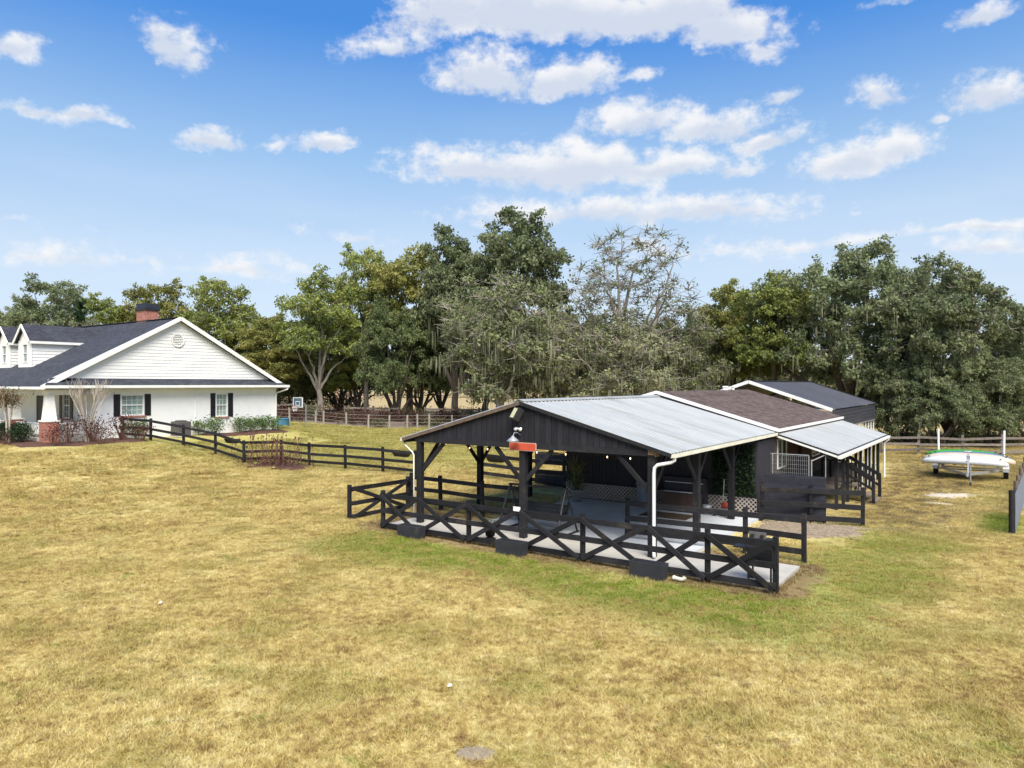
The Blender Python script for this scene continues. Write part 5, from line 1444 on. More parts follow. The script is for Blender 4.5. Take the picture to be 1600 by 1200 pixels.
# ================================================================== TREES
def rdir(n, g):
    d = g.normal(0, 1, (n, 3)); return d/np.linalg.norm(d, axis=1, keepdims=True)
def leaf_quads(pos, size, g, up=.35, outward=None):
    """diamond leaves with random facing"""
    n = len(pos); nrm = rdir(n, g); nrm[:, 2] += up
    if outward is not None: nrm += outward*.6
    nrm /= np.linalg.norm(nrm, axis=1, keepdims=True)
    t = np.cross(nrm, rdir(n, g)); t /= np.linalg.norm(t, axis=1, keepdims=True)+1e-9
    b = np.cross(nrm, t); s = (size*g.uniform(.6, 1.3, n))[:, None]
    return np.stack([pos-t*s*.5, pos+b*s*.32, pos+t*s*.5, pos-b*s*.32], 1)
def bez(p0, p1, p2, n):
    t = np.linspace(0, 1, n)[:, None]; return (1-t)**2*p0+2*t*(1-t)*p1+t*t*p2
def tree_parts(seed, H, Wd, trunk_h, r0, n_clump, lpc, leaf, clump_r, lobes=8, shape='round', fork=.5, lean=(0, 0), twigs=4, low=.0, moss_n=0, moss_len=1.2, flat=.62, bias=2.2, gap=.62, twig_r=.016, leafup=.35, twig_len=1.0, npri=7):
    """returns meshes for trunk (limbs too), crown and moss; base at the origin"""
    g = np.random.default_rng(seed)
    cz = trunk_h+(H-trunk_h)*.46; rx = Wd/2; rzu = H-cz; rzd = cz-trunk_h*(1-low)
    ld = rdir(lobes, g); ld[:, 2] = np.abs(ld[:, 2])*1.1-.25; ld /= np.linalg.norm(ld, axis=1, keepdims=True); la = g.uniform(.0, .34, lobes)
    cen = []; tries = 0; lob = []
    if shape == 'lobed':
        # rounded sub-crowns on the crown's shell, each covered with leaf clumps
        while len(lob) < lobes and tries < 4000:
            tries += 1; d = rdir(1, g)[0]
            if d[2] < -.55: continue
            r = g.uniform(.45, .74); c = np.array([d[0]*r*rx, d[1]*r*rx, cz+d[2]*r*(rzu if d[2] > 0 else rzd)]); R_ = rx*g.uniform(.26, .44)
            if all(np.sum((c-c2)**2) > (.62*(R_+r2))**2 for c2, r2 in lob): lob.append((c, R_))
        tries = 0
    lid = []
    while len(cen) < n_clump and tries < 20000:
        tries += 1
        if shape == 'lobed':
            k = g.integers(len(lob)); c, R_ = lob[k]; d = rdir(1, g)[0]
            if d[2] < -.35: d[2] *= .4
            p = c+d*R_*np.array([1, 1, .85])*g.uniform(.5, 1.22)
            if p[2] < trunk_h*(1-low)+.3: continue
            p[:2] += np.array(lean)*(p[2]/H)
            if all(np.sum((p-q)**2) > (gap*clump_r)**2 for q in cen): cen.append(p); lid.append(k)
            continue
        d = rdir(1, g)[0]; r = g.random()**(1/bias)
        k = .80+np.max(la*np.clip((ld@d-.55)/.45, 0, 1)) 
        if shape == 'cone':
            hz = g.random(); rr = (1-hz)*rx*math.sqrt(g.random()); a = g.uniform(0, 6.28); p = np.array([rr*math.cos(a), rr*math.sin(a), trunk_h*.3+hz*(H-trunk_h*.3)])
        else:
            p = d*r*k; p = np.array([p[0]*rx, p[1]*rx, p[2]*(rzu if p[2] > 0 else rzd)])
            if shape == 'vase' and p[2] < 0: p[:2] *= 1+p[2]/rzd*.45
            p[2] += cz
        p[:2] += np.array(lean)*(p[2]/H)
        if all(np.sum((p-q)**2) > (gap*clump_r)**2 for q in cen): cen.append(p); lid.append(0)
    cen = np.array(cen)
    # skeleton
    mb = MB(); pts = []
    f = np.array([lean[0]*.25, lean[1]*.25, trunk_h*fork+.25*trunk_h])
    tr = bez(np.zeros(3), np.array([g.normal(0, .25), g.normal(0, .25), f[2]*.5]), f, 6)
    rad = np.linspace(r0, r0*.72, 6); rad[0] = r0*1.35
    mb.tube(tr, list(rad), 10)
    if shape == 'cone': npri = 1
    # farthest point choice of limb targets
    tgt = [cen[np.argmax(cen[:, 2])]]
    while len(tgt) < min(npri, len(cen)):
        d = np.min([np.sum((cen-t)**2, 1) for t in tgt], 0); tgt.append(cen[np.argmax(d)])
    for t in tgt:
        e = f+(t-f)*.86; mid = f+(e-f)*.5+np.array([0, 0, .10*np.linalg.norm(e-f)])+g.normal(0, .35, 3)*np.linalg.norm(e-f)*.2
        P = bez(f-np.array([0, 0, .2]), mid, e, 9); rr = np.linspace(r0*.5, r0*.09, 9)
        P[2:-1] += g.normal(0, .10, (6, 3))
        mb.tube(P, list(rr), 7, cap=False)
        pts += [(p, q) for p, q in zip(P[2:], rr[2:])]
    pp = np.array([p for p, _ in pts]); pr = np.array([q for _, q in pts])
    order = np.argsort(np.min(np.sum((cen[:, None]-pp[None])**2, 2), 1))
    tw = MB(); mossv = []; mosst = []
    for i in order:
        c = cen[i]; d2 = np.sum((pp-c)**2, 1)+ (pp[:, 2] > c[2]+.4)*2.0
        j = int(np.argmin(d2)); a = pp[j]; L = math.sqrt(max(np.sum((a-c)**2), .01))
        mid = (a+c)/2+np.array([0, 0, .12*L])+g.normal(0, .10, 3)*L
        P = bez(a, mid, c, 5); ra = min(pr[j]*.8, .03+.022*L); rr = np.linspace(ra, max(.018, ra*.3), 5)
        mb.tube(P, list(rr), 5, cap=False)
        pp = np.vstack([pp, P[2:4]]); pr = np.append(pr, rr[2:4])
        for _ in range(twigs):
            e = c+rdir(1, g)[0]*np.array([1, 1, flat])*clump_r*twig_len*g.uniform(.5, 1.15)+np.array([0, 0, .1])
            m_ = (c+e)/2+g.normal(0, .12, 3); s_ = P[3]*.5+c*.5
            tw.tube([s_, m_, e], [twig_r*1.3, twig_r, twig_r*.4], 3, cap=False)
    trunk = mb.mesh('tree_trunk', 'bark')
    # leaves
    n = len(cen); N = n*lpc
    idx = np.repeat(np.arange(n), lpc)
    sub = rdir(n*9, g).reshape(n, 9, 3)*np.array([.78, .78, .62])*clump_r*g.uniform(.35, 1.15, (n, 9, 1))            # sprays within each clump
    k = g.integers(0, 9, N)
    off = sub[idx, k]+g.normal(0, 1, (N, 3))*np.array([.19, .19, .14])*clump_r*(flat/.62)
    pos = cen[idx]+off
    out = off/(np.linalg.norm(off, axis=1, keepdims=True)+1e-6)
    q = leaf_quads(pos, leaf, g, leafup, out)
    ct = g.random(n); st = g.random((n, 9))
    lt = g.random(64)[np.array(lid)]
    tint = np.clip(lt[idx]*.24+ct[idx]*.26+st[idx, k]*.2+g.random(N)*.36, 0, 1)
    crown = np_mesh('tree_crown', q, 4, tint)
    # hanging moss
    moss = None
    if moss_n:
        lowc = cen[cen[:, 2] < cz+rzu*.25]
        vs = []; ti = []
        for _ in range(moss_n):
            c = lowc[g.integers(len(lowc))]+g.normal(0, 1, 3)*np.array([.7, .7, .3])*clump_r; L = moss_len*g.uniform(.35, 1.25); w_ = g.uniform(.018, .045); t = g.random()
            for s_ in range(5):
                a = g.uniform(0, 3.14); d = np.array([math.cos(a), math.sin(a), 0])*w_; sh = g.normal(0, .13, 3)*np.array([1, 1, .6]); L = L*g.uniform(.75, 1.1)
                z0, z1, z2 = 0, -L*.5, -L*g.uniform(.8, 1.1)
                A = c+sh; vs += [A-d*.5, A+d*.5, A+d*.8+[0, 0, z1], A-d*.8+[0, 0, z1], A-d*.8+[0, 0, z1], A+d*.8+[0, 0, z1], A+d*.12+[0, 0, z2], A-d*.12+[0, 0, z2]]; ti += [t, t]
        moss = np_mesh('moss', vs, 4, ti)
    twm = tw.mesh('tree_twigs', 'bark') if tw.v else None
    return trunk, crown, moss, twm
def with_mat(me, mat):
    c = me.copy(); c.materials.clear(); c.materials.append(M[mat]); return c
TREES = {
    'oakA': tree_parts(11, 15.2, 14.5, 3.0, .62, 230, 250, .25, 1.0, lobes=17, shape='lobed', low=.85, moss_n=150, moss_len=1.3, fork=.35, twigs=5, twig_r=.03, gap=.74),
    'oakB': tree_parts(23, 15.0, 13.5, 2.9, .58, 215, 250, .25, 1.0, lobes=15, shape='lobed', low=.85, moss_n=110, moss_len=1.1, fork=.35, twigs=5, twig_r=.03, gap=.74),
    'tall': tree_parts(31, 20.0, 10.5, 4.0, .50, 175, 190, .30, 1.0, lobes=16, shape='lobed', moss_n=160, low=.45, twigs=5, gap=.8, twig_r=.026),
    'gold': tree_parts(43, 19.0, 10.0, 4.0, .48, 175, 200, .30, 1.05, lobes=15, shape='lobed', low=.6, moss_n=60, twigs=3, gap=.74),
    'light': tree_parts(57, 16.5, 9.6, 3.8, .36, 120, 140, .29, 1.0, lobes=13, shape='lobed', low=.4, twigs=6, gap=.85, twig_r=.026),
    'bare': tree_parts(62, 17.5, 12.0, 6.0, .46, 110, 20, .25, .85, lobes=6, shape='vase', fork=.5, twigs=13, twig_r=.024, bias=2.6, gap=1.1, npri=14, twig_len=1.5),
    'mossyA': tree_parts(71, 12.5, 9.0, 3.0, .34, 115, 130, .25, 1.1, twigs=15, twig_len=1.3, low=.8, moss_n=330, moss_len=1.3, twig_r=.024, flat=.6, gap=.85),
    'mossyB': tree_parts(83, 11.0, 11.0, 2.6, .34, 115, 105, .25, 1.15, twigs=16, twig_len=1.3, low=.8, moss_n=300, moss_len=1.1, twig_r=.024, flat=.6, gap=.85),
    'cypress': tree_parts(97, 14.0, 4.2, 3.0, .25, 80, 120, .3, .6, shape='cone', twigs=0, gap=.7),
}
TM = {}
def tree(kind, label, x, y, top_z, width, leaf, bark='bark', mossmat='moss', twig=None, rz=None, name='oak_tree', group=None, sink=.1):
    z = tz(x, y)-sink
    tr, cr, mo, tw = TREES[kind]
    H0 = max(v.co.z for v in cr.vertices) if kind not in TM else TM[kind][0]
    W0 = (max(v.co.x for v in cr.vertices)-min(v.co.x for v in cr.vertices)) if kind not in TM else TM[kind][1]
    TM[kind] = (H0, W0)
    root = empty(name, (x, y, z), rng.uniform(0, 6.28) if rz is None else rz, label, 'tree', group)
    sz = (top_z-z)/H0; sx = width/W0; root.scale = (sx, sx, sz)
    def part(nm, me, mat):
        key = (kind, nm, mat)
        if key not in TM: TM[key] = with_mat(me, mat)
        return put(nm, TM[key], root)
    part('trunk', tr, bark); part('crown', cr, leaf)
    if tw is not None: part('twigs', tw, twig or bark)['kind'] = 'stuff'
    if mo is not None and mossmat: part('moss', mo, mossmat)['kind'] = 'stuff'
    return root
def PX(px, Y): return (px-800)/FPX*Y            # bearing to world x for the tree list

# the big oaks at the back right
G = 'trees behind the house and the lawn'
tree('oakA', 'broad grey green live oak hung with moss behind the metal carport', PX(1325, 60), 60, 16.4, 16.3, 'leaf_oak_grey', rz=.4, group=G, twig='bark_grey')
tree('oakB', 'broad grey green live oak standing over the kayak trailer', PX(1478, 54), 54, 15.0, 13.0, 'leaf_oak_grey', rz=2.2, group=G, twig='bark_grey')
tree('oakA', 'grey green oak cut by the right edge of the photo', PX(1612, 57), 57, 11.6, 10.5, 'leaf_oak_grey', rz=3.6, group=G, twig='bark_grey')
tree('gold', 'olive green oak just left of the broad oak behind the carport', PX(1215, 61), 61, 14.6, 8.6, 'leaf_light', rz=1.0, group=G)
tree('gold', 'rounded yellow green tree at the left end of the right hand oak group', PX(1140, 67), 67, 14.4, 9.0, 'leaf_gold', rz=4.0, group=G)
tree('oakB', 'low dark oak limb mass just right of the carport', PX(1408, 54), 54, 7.2, 6.5, 'leaf_oak_grey', rz=2.9, group=G, twig='bark_grey', sink=1.5)
tree('oakA', 'low hanging dark oak behind the left end of the kayaks', PX(1462, 52), 52, 7.0, 7.0, 'leaf_oak_grey', rz=5.0, group=G, twig='bark_grey', sink=1.5)
tree('oakB', 'low hanging oak behind the right guide pole of the trailer', PX(1545, 52), 52, 7.4, 7.0, 'leaf_oak_grey', rz=4.6, group=G, twig='bark_grey', sink=1.5)
tree('oakA', 'low dark oak at the right edge above the mesh fence', PX(1610, 53), 53, 7.6, 7.0, 'leaf_oak', rz=1.6, group=G, twig='bark_grey', sink=1.5)
# centre row
tree('tall', 'tallest dark tree in the middle of the skyline', PX(815, 66), 66, 21.6, 11.4, 'leaf_oak_grey', rz=.9, group=G)
tree('tall', 'tall dark tree between the golden tree and the tallest one', PX(712, 70), 70, 20.2, 9.6, 'leaf_oak_grey', rz=2.6, group=G)
tree('gold', 'tall golden green tree left of the dark middle trees', PX(640, 74), 74, 19.6, 10.2, 'leaf_gold', rz=.2, group=G)
tree('light', 'tall slender light green tree left of the golden tree', PX(572, 77), 77, 20.0, 9.0, 'leaf_light', rz=1.1, bark='bark_grey', group=G)
tree('light', 'light green forked pale trunk tree right of the house gable', PX(498, 73), 73, 16.6, 10.0, 'leaf_light', rz=3.0, bark='bark_grey', group=G)
tree('gold', 'low golden bushy tree directly behind the right end of the house', PX(425, 76), 76, 12.2, 9.0, 'leaf_gold', rz=5.0, group=G)
tree('bare', 'nearly bare grey branched tree right of the tallest tree', PX(980, 62), 62, 18.0, 12.4, 'leaf_oak_grey', bark='bark_grey', rz=.6, group=G)
tree('mossyA', 'grey moss draped tree with dead branches in front of the tallest tree', PX(780, 60), 60, 14.6, 10.4, 'leaf_mossy', bark='bark_pale', rz=.3, group=G)
tree('mossyB', 'grey moss draped low tree under the bare tree', PX(965, 60), 60, 10.8, 12.5, 'leaf_mossy', bark='bark_pale', rz=2.0, group=G)
tree('mossyA', 'moss draped tree right of the bare tree, behind the barn roof', PX(1062, 64), 64, 11.8, 9.0, 'leaf_mossy', bark='bark_grey', rz=4.1, group=G)
tree('mossyB', 'moss draped tree between the tallest tree and the bare tree', PX(880, 62), 62, 12.0, 9.0, 'leaf_mossy', bark='bark_grey', rz=5.2, group=G)
tree('oakB', 'dark low oak behind the mossy middle trees', PX(760, 79), 79, 14.5, 11.0, 'leaf_oak', rz=.1, group=G)
tree('oakA', 'dark oak seen behind the bare tree', PX(905, 82), 82, 13.0, 12.0, 'leaf_oak', rz=1.8, group=G)
tree('oakB', 'dark oak low behind the barn ridge', PX(1040, 82), 82, 11.5, 11.0, 'leaf_oak', rz=3.3, group=G)
tree('oakA', 'dark oak low between the two right hand tree groups', PX(1105, 78), 78, 12.5, 9.5, 'leaf_oak', rz=5.4, group=G)
tree('oakB', 'dark oak with thick trunk below the golden tree', PX(619, 71), 71, 13.5, 9.5, 'leaf_oak', rz=4.4, group=G, sink=1.4)
tree('oakB', 'dark oak with straight trunk left of the pavilion ridge', PX(656, 75), 75, 12.5, 8.5, 'leaf_oak', rz=5.9, group=G, sink=1.2)
tree('oakA', 'dark oak behind the pale trunk tree', PX(530, 84), 84, 13.0, 11.0, 'leaf_oak', rz=2.9, group=G, sink=1.6)
tree('oakB', 'dark low oak filling the gap between the house and the pale trunk tree', PX(460, 82), 82, 11.0, 9.5, 'leaf_oak', rz=.8, group=G, sink=2.2)
tree('gold', 'olive low tree behind the forked pale trunk', PX(560, 80), 80, 11.5, 8.0, 'leaf_light', rz=2.8, group=G, sink=1.8)
tree('gold', 'golden low tree beneath the tall golden green one', PX(690, 77), 77, 12.0, 8.0, 'leaf_gold', rz=3.7, group=G, sink=1.5)
# row behind the house
tree('oakB', 'grey oak at the far left edge above the house roof', PX(12, 86), 86, 15.6, 10.0, 'leaf_oak_grey', rz=.7, group=G)
tree('light', 'open topped grey tree above the dormers', PX(82, 88), 88, 18.2, 10.5, 'leaf_oak_grey', rz=2.0, group=G)
tree('cypress', 'narrow dark conical evergreen left of the chimney', PX(124, 80), 80, 14.4, 4.4, 'leaf_cypress', rz=0, name='conifer_tree', group=G)
tree('gold', 'yellow green low tree between the conical evergreen and the chimney', PX(170, 84), 84, 15.4, 8.5, 'leaf_light', rz=3.3, group=G)
tree('light', 'olive spreading tree right above the chimney', PX(243, 84), 84, 17.3, 10.5, 'leaf_gold', rz=4.4, group=G)
tree('gold', 'golden low tree just right of the chimney', PX(292, 87), 87, 14.2, 9.0, 'leaf_gold', rz=1.5, group=G)
tree('light', 'open crowned light green tree behind the gable peak', PX(345, 83), 83, 17.4, 10.5, 'leaf_light', rz=.8, bark='bark_pale', group=G)
tree('gold', 'dark olive low tree behind the right slope of the gable', PX(388, 88), 88, 14.2, 9.5, 'leaf_light', rz=2.4, group=G)
tree('mossyA', 'pale grey mossy tree over the house roof left of the chimney', PX(140, 76), 76, 11.9, 6.0, 'leaf_mossy', bark='bark_pale', rz=1.2, group=G)
tree('mossyB', 'pale grey mossy tree over the dormer roofs', PX(45, 78), 78, 11.6, 8.0, 'leaf_mossy', bark='bark_pale', rz=1.9, group=G)

# far woods closing the view, one mass
def far_woods():
    g = np.random.default_rng(5); allq = []; allt = []
    for k in range(64):
        px = -120+k*29+g.uniform(-10, 10); Y = g.uniform(165, 215) if px < 1000 else g.uniform(95, 150)
        H = g.uniform(9, 14) if px < 1000 else g.uniform(6, 9); x = PX(px, Y); z = tz(x, Y); r = g.uniform(5, 8)
        n = 900; d = rdir(n, g)*(g.random((n, 1))**.33); pos = np.array([x, Y, z+H*.5])+d*np.array([r, r*.7, H*.52])*(1+.2*np.sin(d[:, :1]*7+k))
        allq.append(leaf_quads(pos, .95, g)); allt.append(np.clip(g.random()*.6+g.random(n)*.4, 0, 1))
    o = put('far_woods', np_mesh('far_woods', np.concatenate(allq), 4, np.concatenate(allt), 'leaf_under'))
    tag(o, 'distant woods beyond the dry pasture', None, None, 'stuff')
far_woods()

# ------------------------------------------------------------------ shrubs
def shrub_mesh(seed, w_, h, n, leaf, mat, stems=8, stem_mat='bark', open_=.5):
    g = np.random.default_rng(seed); K = 14
    c = np.stack([g.uniform(-.38, .38, K)*w_, g.uniform(-.38, .38, K)*w_, g.uniform(.3, .85, K)*h], 1)
    idx = g.integers(0, K, n); pos = c[idx]+g.normal(0, 1, (n, 3))*np.array([.13*w_, .13*w_, .13*h])
    pos[:, 2] = np.abs(pos[:, 2])+.02
    q = leaf_quads(pos, leaf, g, .5); t = np.clip(g.random(K)[idx]*.5+g.random(n)*.5, 0, 1)
    cr = np_mesh('shrub_leaves', q, 4, t, mat); mb = MB()
    for p in c[:stems]: mb.tube([(p[0]*.15, p[1]*.15, -.05), (p[0]*.5, p[1]*.5, p[2]*.55), tuple(p)], [.02, .015, .008], 4, cap=False)
    return cr, mb.mesh('shrub_stems', stem_mat)
def shrub(me, label, x, y, s=1.0, name='shrub', group=None, rz=None, sz=None):
    root = empty(name, (x, y, tz(x, y)+.02), rng.uniform(0, 6.28) if rz is None else rz, label, 'shrub', group); root.scale = (s, s, sz or s)
    put('foliage', me[0], root); put('stem', me[1], root)
    return root
SH_G = shrub_mesh(1, 1.1, .95, 700, .10, 'leaf_shrub', 8, 'bark_grey')
GR = 'green shrubs along the house wall'
for t, lab in ((8.0, 'light green shrub beside the air conditioning unit'), (9.0, 'light green shrub left of the right hand window'), (10.9, 'light green shrub below the right end of the right hand window'), (11.7, 'light green shrub second right of the right hand window'), (12.5, 'light green shrub third right of the right hand window'), (13.3, 'light green shrub nearest the house corner'), (4.2, 'light green shrub behind the left end of the paddock fence')):
    x, y, _ = hat(-.75, t); shrub(SH_G, lab, x, y, rng.uniform(.9, 1.15), group=GR)
SH_H = shrub_mesh(2, 1.5, 1.05, 1500, .09, 'leaf_hedge', 8)
for k, lab in enumerate(('dark hedge shrub beside the brick pier', 'dark hedge shrub between the two crepe myrtles', 'dark hedge shrub at the left photo edge')):
    x, y, _ = hat(1.1+k*1.25, -1.0); shrub(SH_H, lab, x, y, 1.0, name='hedge_shrub', group='dark hedge in front of the porch')
SH_R = shrub_mesh(3, 1.3, 1.2, 420, .085, 'leaf_red', 14, 'dead_stem')
for k, (s_, t, lab) in enumerate(((-.75, .6, 'dark red leaved bush in front of the white side railing'), (-.9, 1.8, 'dark red leaved bush at the foot of the bare crepe myrtle'), (-1.5, 3.0, 'dark red leaved bush at the left end of the paddock fence'), (-2.2, 1.6, 'low red brown bush in the mulch before the bare crepe myrtle'), (-2.3, 3.7, 'low red brown bush in the mulch by the fence end'), (-1.4, -.4, 'red brown bush on the mulch right of the brick pier'))):
    x, y, _ = hat(s_, t); shrub(SH_R, lab, x, y, 1.25 if k < 3 else .9, name='red_bush', group='red brown bushes in the house bed')
for k, (s_, lab) in enumerate(((.9, 'low brown plant at the bed edge left of the pier'), (2.6, 'low brown plant at the bed edge by the first myrtle'), (4.2, 'low brown plant at the bed edge at the left of the photo'))):
    x, y, _ = hat(s_, -1.75); shrub(SH_R, lab, x, y, .6, name='red_bush', group='low brown plants along the bed edge')
# brush beyond the stake fence
SH_U = shrub_mesh(4, 2.6, 1.6, 800, .17, 'leaf_under', 8); SH_U2 = shrub_mesh(5, 2.6, 1.5, 420, .15, 'leaf_red', 12, 'dead_stem')

def undergrowth(name, label, spots, kinds):
    """wild brush nobody could count: one leaf mesh per colour, joined"""
    for mat in sorted({m_ for _, _, m_, _ in spots}):
        qs = []; ts = []
        for x, y, m_, s in spots:
            if m_ != mat: continue
            n = int(520*s); g = rng; K = 10
            c = np.stack([g.uniform(-1.1, 1.1, K), g.uniform(-.8, .8, K), g.uniform(.25, 1.25, K)], 1)*s
            idx = g.integers(0, K, n); pos = c[idx]+g.normal(0, 1, (n, 3))*np.array([.34, .34, .24])*s; pos[:, 2] = np.abs(pos[:, 2])+.02
            pos += np.array([x, y, tz(x, y)]); qs.append(leaf_quads(pos, .16, np.random.default_rng(int(x*100) % 9999), .4)); ts.append(np.clip(g.random(K)[idx]*.5+g.random(n)*.5, 0, 1))
        tag(put(name, np_mesh(name, np.concatenate(qs), 4, np.concatenate(ts), mat)), label, None, None, 'stuff')
sp = []
for px in range(440, 800, 9):
    Y = 63.6+rng.uniform(0, 7); sp.append((PX(px, Y), Y, 'leaf_under' if rng.random() < .42 else 'leaf_red', rng.uniform(.55, 1.0)))
for px in range(430, 560, 10):
    Y = 80+rng.uniform(0, 8); sp.append((PX(px, Y), Y, 'leaf_under', rng.uniform(1.6, 2.4)))
for px in range(800, 1210, 24):
    Y = 66+rng.uniform(0, 7); sp.append((PX(px, Y), Y, 'leaf_under', rng.uniform(.9, 1.5)))
for px in range(1385, 1660, 16):
    Y = 51+rng.uniform(0, 9); sp.append((PX(px, Y), Y, 'leaf_under', rng.uniform(.4, .95)))
undergrowth('undergrowth', 'wild brush growing below the trees beyond the far fences', sp, None)

# crepe myrtles by the porch
def myrtle(label, s_, t, h, lean, leafy, seed):
    x, y, _ = hat(s_, t); g = np.random.default_rng(seed)
    root = empty('crepe_myrtle', (x, y, tz(x, y)), 0, label, 'tree', 'crepe myrtles by the porch')
    mb = MB(); tips = []
    for k in range(5 if leafy else 13):
        a = g.uniform(0, 6.28); sp = g.uniform(.15, .55) if leafy else g.uniform(.3, 1.0)
        P = [np.array([math.cos(a)*.06, math.sin(a)*.06, -.05]), np.array([math.cos(a)*sp*.35, math.sin(a)*sp*.35, h*.42]), np.array([math.cos(a)*sp*.9, math.sin(a)*sp*.9, h*.74])]
        mb.tube(P, [.05, .04, .025] if leafy else [.026, .02, .013], 6, cap=False)
        for _ in range(7 if leafy else 8):
            e = P[2]+np.array([g.normal(0, .22), g.normal(0, .22), g.uniform(.1, .30)*h]); m_ = (P[2]+e)/2+g.normal(0, .05, 3); st = P[1]+(P[2]-P[1])*g.uniform(.5, 1)
            mb.tube([st, m_, e], [.018, .013, .005] if leafy else [.010, .007, .003], 4, cap=False); tips.append(e); tips.append(m_)
    mb.build('trunk', 'myrtle_bark', root)
    tips = np.array(tips); n = 1500 if leafy else 60
    pos = tips[g.integers(0, len(tips), n)]+g.normal(0, .16, (n, 3))-np.array([0, 0, .1])
    put('crown', np_mesh('myrtle_leaves', leaf_quads(pos, .09, g), 4, g.random(n), 'leaf_myrtle'), root)
myrtle('brown leaved crepe myrtle at the left in front of the porch', 3.6, -1.25, 2.75, 0, True, 2)
myrtle('brown leaved crepe myrtle beside the brick pier', 1.45, -1.35, 2.8, 0, True, 3)
myrtle('bare pale stemmed crepe myrtle at the house corner', -.65, 1.6, 3.5, 0, False, 4)

# dead flower stalks at the fence corner
def stalks():
    root = empty('dead_flower_stalks', (-12.4, 36.9, tz(-12.4, 36.9)), 0, 'clump of dead brown flower stalks with seed heads at the paddock fence corner', 'plant')
    g = np.random.default_rng(8); mb = MB(); hd = MB()
    for k in range(70):
        x, y = g.normal(0, .85), g.normal(0, .5); h = g.uniform(.7, 1.75); z0 = tz(-12.4+x, 36.9+y)-tz(-12.4, 36.9); l = g.normal(0, .12, 2)
        mb.tube([(x, y, z0), (x+l[0]*.5, y+l[1]*.5, z0+h*.55), (x+l[0], y+l[1], z0+h)], [.014, .011, .007], 4, cap=False)
        hd.lathe([(.005, -.05), (.035, -.02), (.035, .03), (.006, .06)], 5, (x+l[0], y+l[1], z0+h))
    mb.build('stem', 'dead_stem', root); hd.build('seed_head', 'dead_stem', root)
    n = 500; p = np.stack([g.normal(0, .85, n), g.normal(0, .5, n), g.uniform(.05, .6, n)], 1); put('leaves', np_mesh('dead_leaves', leaf_quads(p, .11, g), 4, g.random(n), 'leaf_red'), root)
    mb = MB()
    for k in range(7): mb.tube([(g.normal(.25, .05), g.normal(0, .05), 0), (g.normal(.25, .1), g.normal(0, .1), 1.0), (g.normal(.25, .16), g.normal(0, .16), 1.7)], [.03, .024, .01], 5, cap=False)
    mb.build('woody_stem', 'dead_stem', root)
stalks()
# ivy-like dark green wall planting behind the right posts
def ivy():
    g = np.random.default_rng(12); n = 2600
    pos = np.stack([g.uniform(-1.0, .5, n), 7.36+g.normal(0, .06, n), g.uniform(.75, 2.5, n)], 1)
    w_ = O[None]+pos[:, :1]*U[None]+pos[:, 1:2]*V[None]; pos = np.concatenate([w_, pos[:, 2:]], 1)
    o = put('ivy', np_mesh('ivy', leaf_quads(pos, .10, g, .1), 4, g.random(n), 'leaf_hedge')); tag(o, 'dark green leafy screen on the barn wall behind the right posts', 'ivy')
ivy()

# ------------------------------------------------------------------ grass blades, instanced in small sods
def sod(seed, rad, n, hmin, hmax, wd):
    g = np.random.default_rng(seed); r = rad*np.sqrt(g.random(n))*(.55+.45*g.random(n)); a = g.uniform(0, 6.283, n)
    tf = np.stack([r*np.cos(a), r*np.sin(a)], 1)
    # gather into tussocks
    tc_ = g.uniform(-rad, rad, (150, 2)); ti_ = g.integers(0, 150, n); near = tc_[ti_]; k = (g.random(n) < .72)[:, None]; tr_ = g.random(150)
    tf = np.where(k, near*.9+g.normal(0, .028, (n, 2)), tf)
    base = np.concatenate([tf, np.full((n, 1), -.01)], 1)
    h = g.uniform(hmin, hmax, n)*(1+.4*np.sin(tf[:, 0]*5+seed)*np.sin(tf[:, 1]*4)); la = g.uniform(0, 6.283, n); ll = h*g.uniform(.6, 2.1, n)
    tip = base+np.stack([np.cos(la)*ll, np.sin(la)*ll, h], 1)
    sa = la+1.57+g.normal(0, .5, n); s_ = np.stack([np.cos(sa), np.sin(sa), np.zeros(n)], 1)*(wd*g.uniform(.6, 1.3, n))[:, None]
    q = np.stack([base-s_, base+s_, tip], 1)
    rr = np.where(k[:, 0], tr_[ti_]*.65+g.random(n)*.35, g.random(n))
    return np_mesh('grass_sod', q, 3, rr, 'grass_blade', 'rnd')
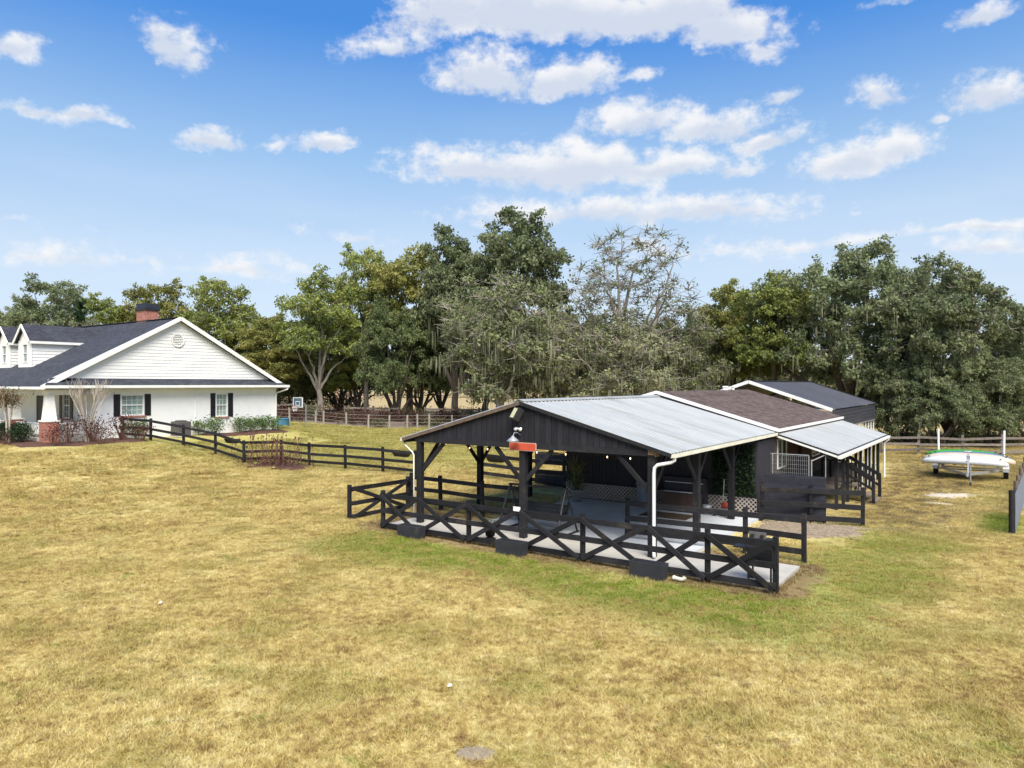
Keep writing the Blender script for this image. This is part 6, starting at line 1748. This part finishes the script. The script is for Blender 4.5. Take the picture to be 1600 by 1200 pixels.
def lawn_grass():
    coll = bpy.data.collections.new('grass_sods')
    for i in range(5):
        o = bpy.data.objects.new('grass_sod', sod(100+i, .75, 2600, .025, .06, .006)); coll.objects.link(o)
    g = np.random.default_rng(77); P = []; SC = []
    Y = 7.2
    while Y < 63:
        step = .62 if Y < 20 else (.62+.02*(Y-20))
        half = (Y+.6)*.74
        for x in np.arange(-half, half, step):
            P.append((x+g.uniform(-.3, .3)*step*1.6, Y+g.uniform(-.3, .3)*step*1.6)); SC.append(1.0 if Y < 20 else 1+.028*(Y-20))
        Y += step
    P = np.array(P); SC = np.array(SC)
    rel = P-O; u = rel@U; v = rel@V
    bad = (u > -9.45) & (u < 3.95) & (v > -1.65) & (v < 1.7)
    bad |= (u > -7.1) & (u < 1.3) & (v > 1.2) & (v < 21.5)
    bad |= (u > .4) & (u < 4.2) & (v > 4.2) & (v < 8.2)
    bad |= (u > 8.3) & (v > 8.5) & (P[:, 1] < 48)
    bad |= (u > -9) & (u < 3) & (v > 7) & (v < 30)
    rh = P-HA; s_ = -(rh@U); t = rh@V
    bad |= (s_ > -2.9) & (s_ < 30) & (t > -2.3) & (t < 14.5)
    bad |= (np.hypot(P[:, 0]+12.2, (P[:, 1]-36.9)*1.4) < 2.0)
    bad |= (np.abs(P[:, 0]+.45) < .5) & (np.abs(P[:, 1]-8.9) < .35)
    bad |= (np.abs(P[:, 0]-18) < 1.3) & (np.abs(P[:, 1]-29.8) < .7)
    P = P[~bad]; SC = SC[~bad]; n = len(P)
    me = bpy.data.meshes.new('grass'); me.vertices.add(n)
    me.vertices.foreach_set('co', np.concatenate([P, terrain(P[:, 0], P[:, 1])[:, None]], 1).astype(np.float32).ravel())
    a = me.attributes.new('rot', 'FLOAT', 'POINT'); a.data.foreach_set('value', g.uniform(0, 6.283, n).astype(np.float32))
    a = me.attributes.new('scl', 'FLOAT', 'POINT'); a.data.foreach_set('value', (SC*g.uniform(.85, 1.2, n)).astype(np.float32))
    o = put('grass', me); tag(o, 'mown dry lawn grass, straw coloured with green patches', None, None, 'stuff')
    t_ = bpy.data.node_groups.new('grass_scatter', 'GeometryNodeTree')
    t_.interface.new_socket('Geometry', in_out='INPUT', socket_type='NodeSocketGeometry'); t_.interface.new_socket('Geometry', in_out='OUTPUT', socket_type='NodeSocketGeometry')
    N = t_.nodes; Lk = t_.links
    gi = N.new('NodeGroupInput'); go = N.new('NodeGroupOutput'); ip = N.new('GeometryNodeInstanceOnPoints'); ci = N.new('GeometryNodeCollectionInfo')
    ci.inputs[0].default_value = coll; ci.inputs['Separate Children'].default_value = True; ci.inputs['Reset Children'].default_value = True
    ra = N.new('GeometryNodeInputNamedAttribute'); ra.data_type = 'FLOAT'; ra.inputs[0].default_value = 'rot'
    sa = N.new('GeometryNodeInputNamedAttribute'); sa.data_type = 'FLOAT'; sa.inputs[0].default_value = 'scl'
    cx = N.new('ShaderNodeCombineXYZ'); Lk.new(ra.outputs[0], cx.inputs[2])
    Lk.new(gi.outputs[0], ip.inputs['Points']); Lk.new(ci.outputs[0], ip.inputs['Instance']); ip.inputs['Pick Instance'].default_value = True
    Lk.new(cx.outputs[0], ip.inputs['Rotation']); Lk.new(sa.outputs[0], ip.inputs['Scale']); Lk.new(ip.outputs[0], go.inputs[0])
    md = o.modifiers.new('scatter', 'NODES'); md.node_group = t_
lawn_grass()

def edge_tufts():
    """longer uncut grass against the slab edge, the fence posts and the planters"""
    g = np.random.default_rng(91); C = []
    for _ in range(420): C.append((g.uniform(-9, 3.5), -1.06-abs(g.normal(0, .06)))); 
    for _ in range(60): C.append((3.42+abs(g.normal(0, .05)), g.uniform(-1, 1.2)))
    for _ in range(90): C.append((-8.9-abs(g.normal(0, .06)), g.uniform(-1, 1.2)))
    for u in FU:
        for _ in range(10): C.append((u+g.normal(0, .12), -1.22+g.normal(0, .08)))
    for u in (-7.0, -3.35, .62):
        for _ in range(26): C.append((u+g.uniform(-.5, .5), -1.80+g.normal(0, .04)))
    for u, v in ((3.3, 2.0), (1.77, 2.1), (3.72, 8.12), (2.25, 7.65), (-10.4, -.95), (-10.3, 1.75), (-8.9, 1.95)):
        for _ in range(16): C.append((u+g.normal(0, .12), v+g.normal(0, .12)))
    C = np.array(C); W_ = O[None]+C[:, :1]*U[None]+C[:, 1:]*V[None]
    for px, py in HF: W_ = np.vstack([W_, np.array([px, py])+g.normal(0, .13, (14, 2))])
    n = 16; P = np.repeat(W_, n, 0)+g.normal(0, .045, (len(W_)*n, 2)); N = len(P)
    base = np.concatenate([P, terrain(P[:, 0], P[:, 1])[:, None]-.01], 1)
    h = g.uniform(.04, .12, N); la = g.uniform(0, 6.283, N); ll = h*g.uniform(.2, .9, N)
    tip = base+np.stack([np.cos(la)*ll, np.sin(la)*ll, h], 1); sa = la+1.57; s_ = np.stack([np.cos(sa), np.sin(sa), np.zeros(N)], 1)*.007
    o = put('grass_tufts', np_mesh('grass_tufts', np.stack([base-s_, base+s_, tip], 1), 3, g.random(N), 'grass_blade', 'rnd'))
    tag(o, 'longer uncut grass against the slab edge and fence posts', None, None, 'stuff')
edge_tufts()
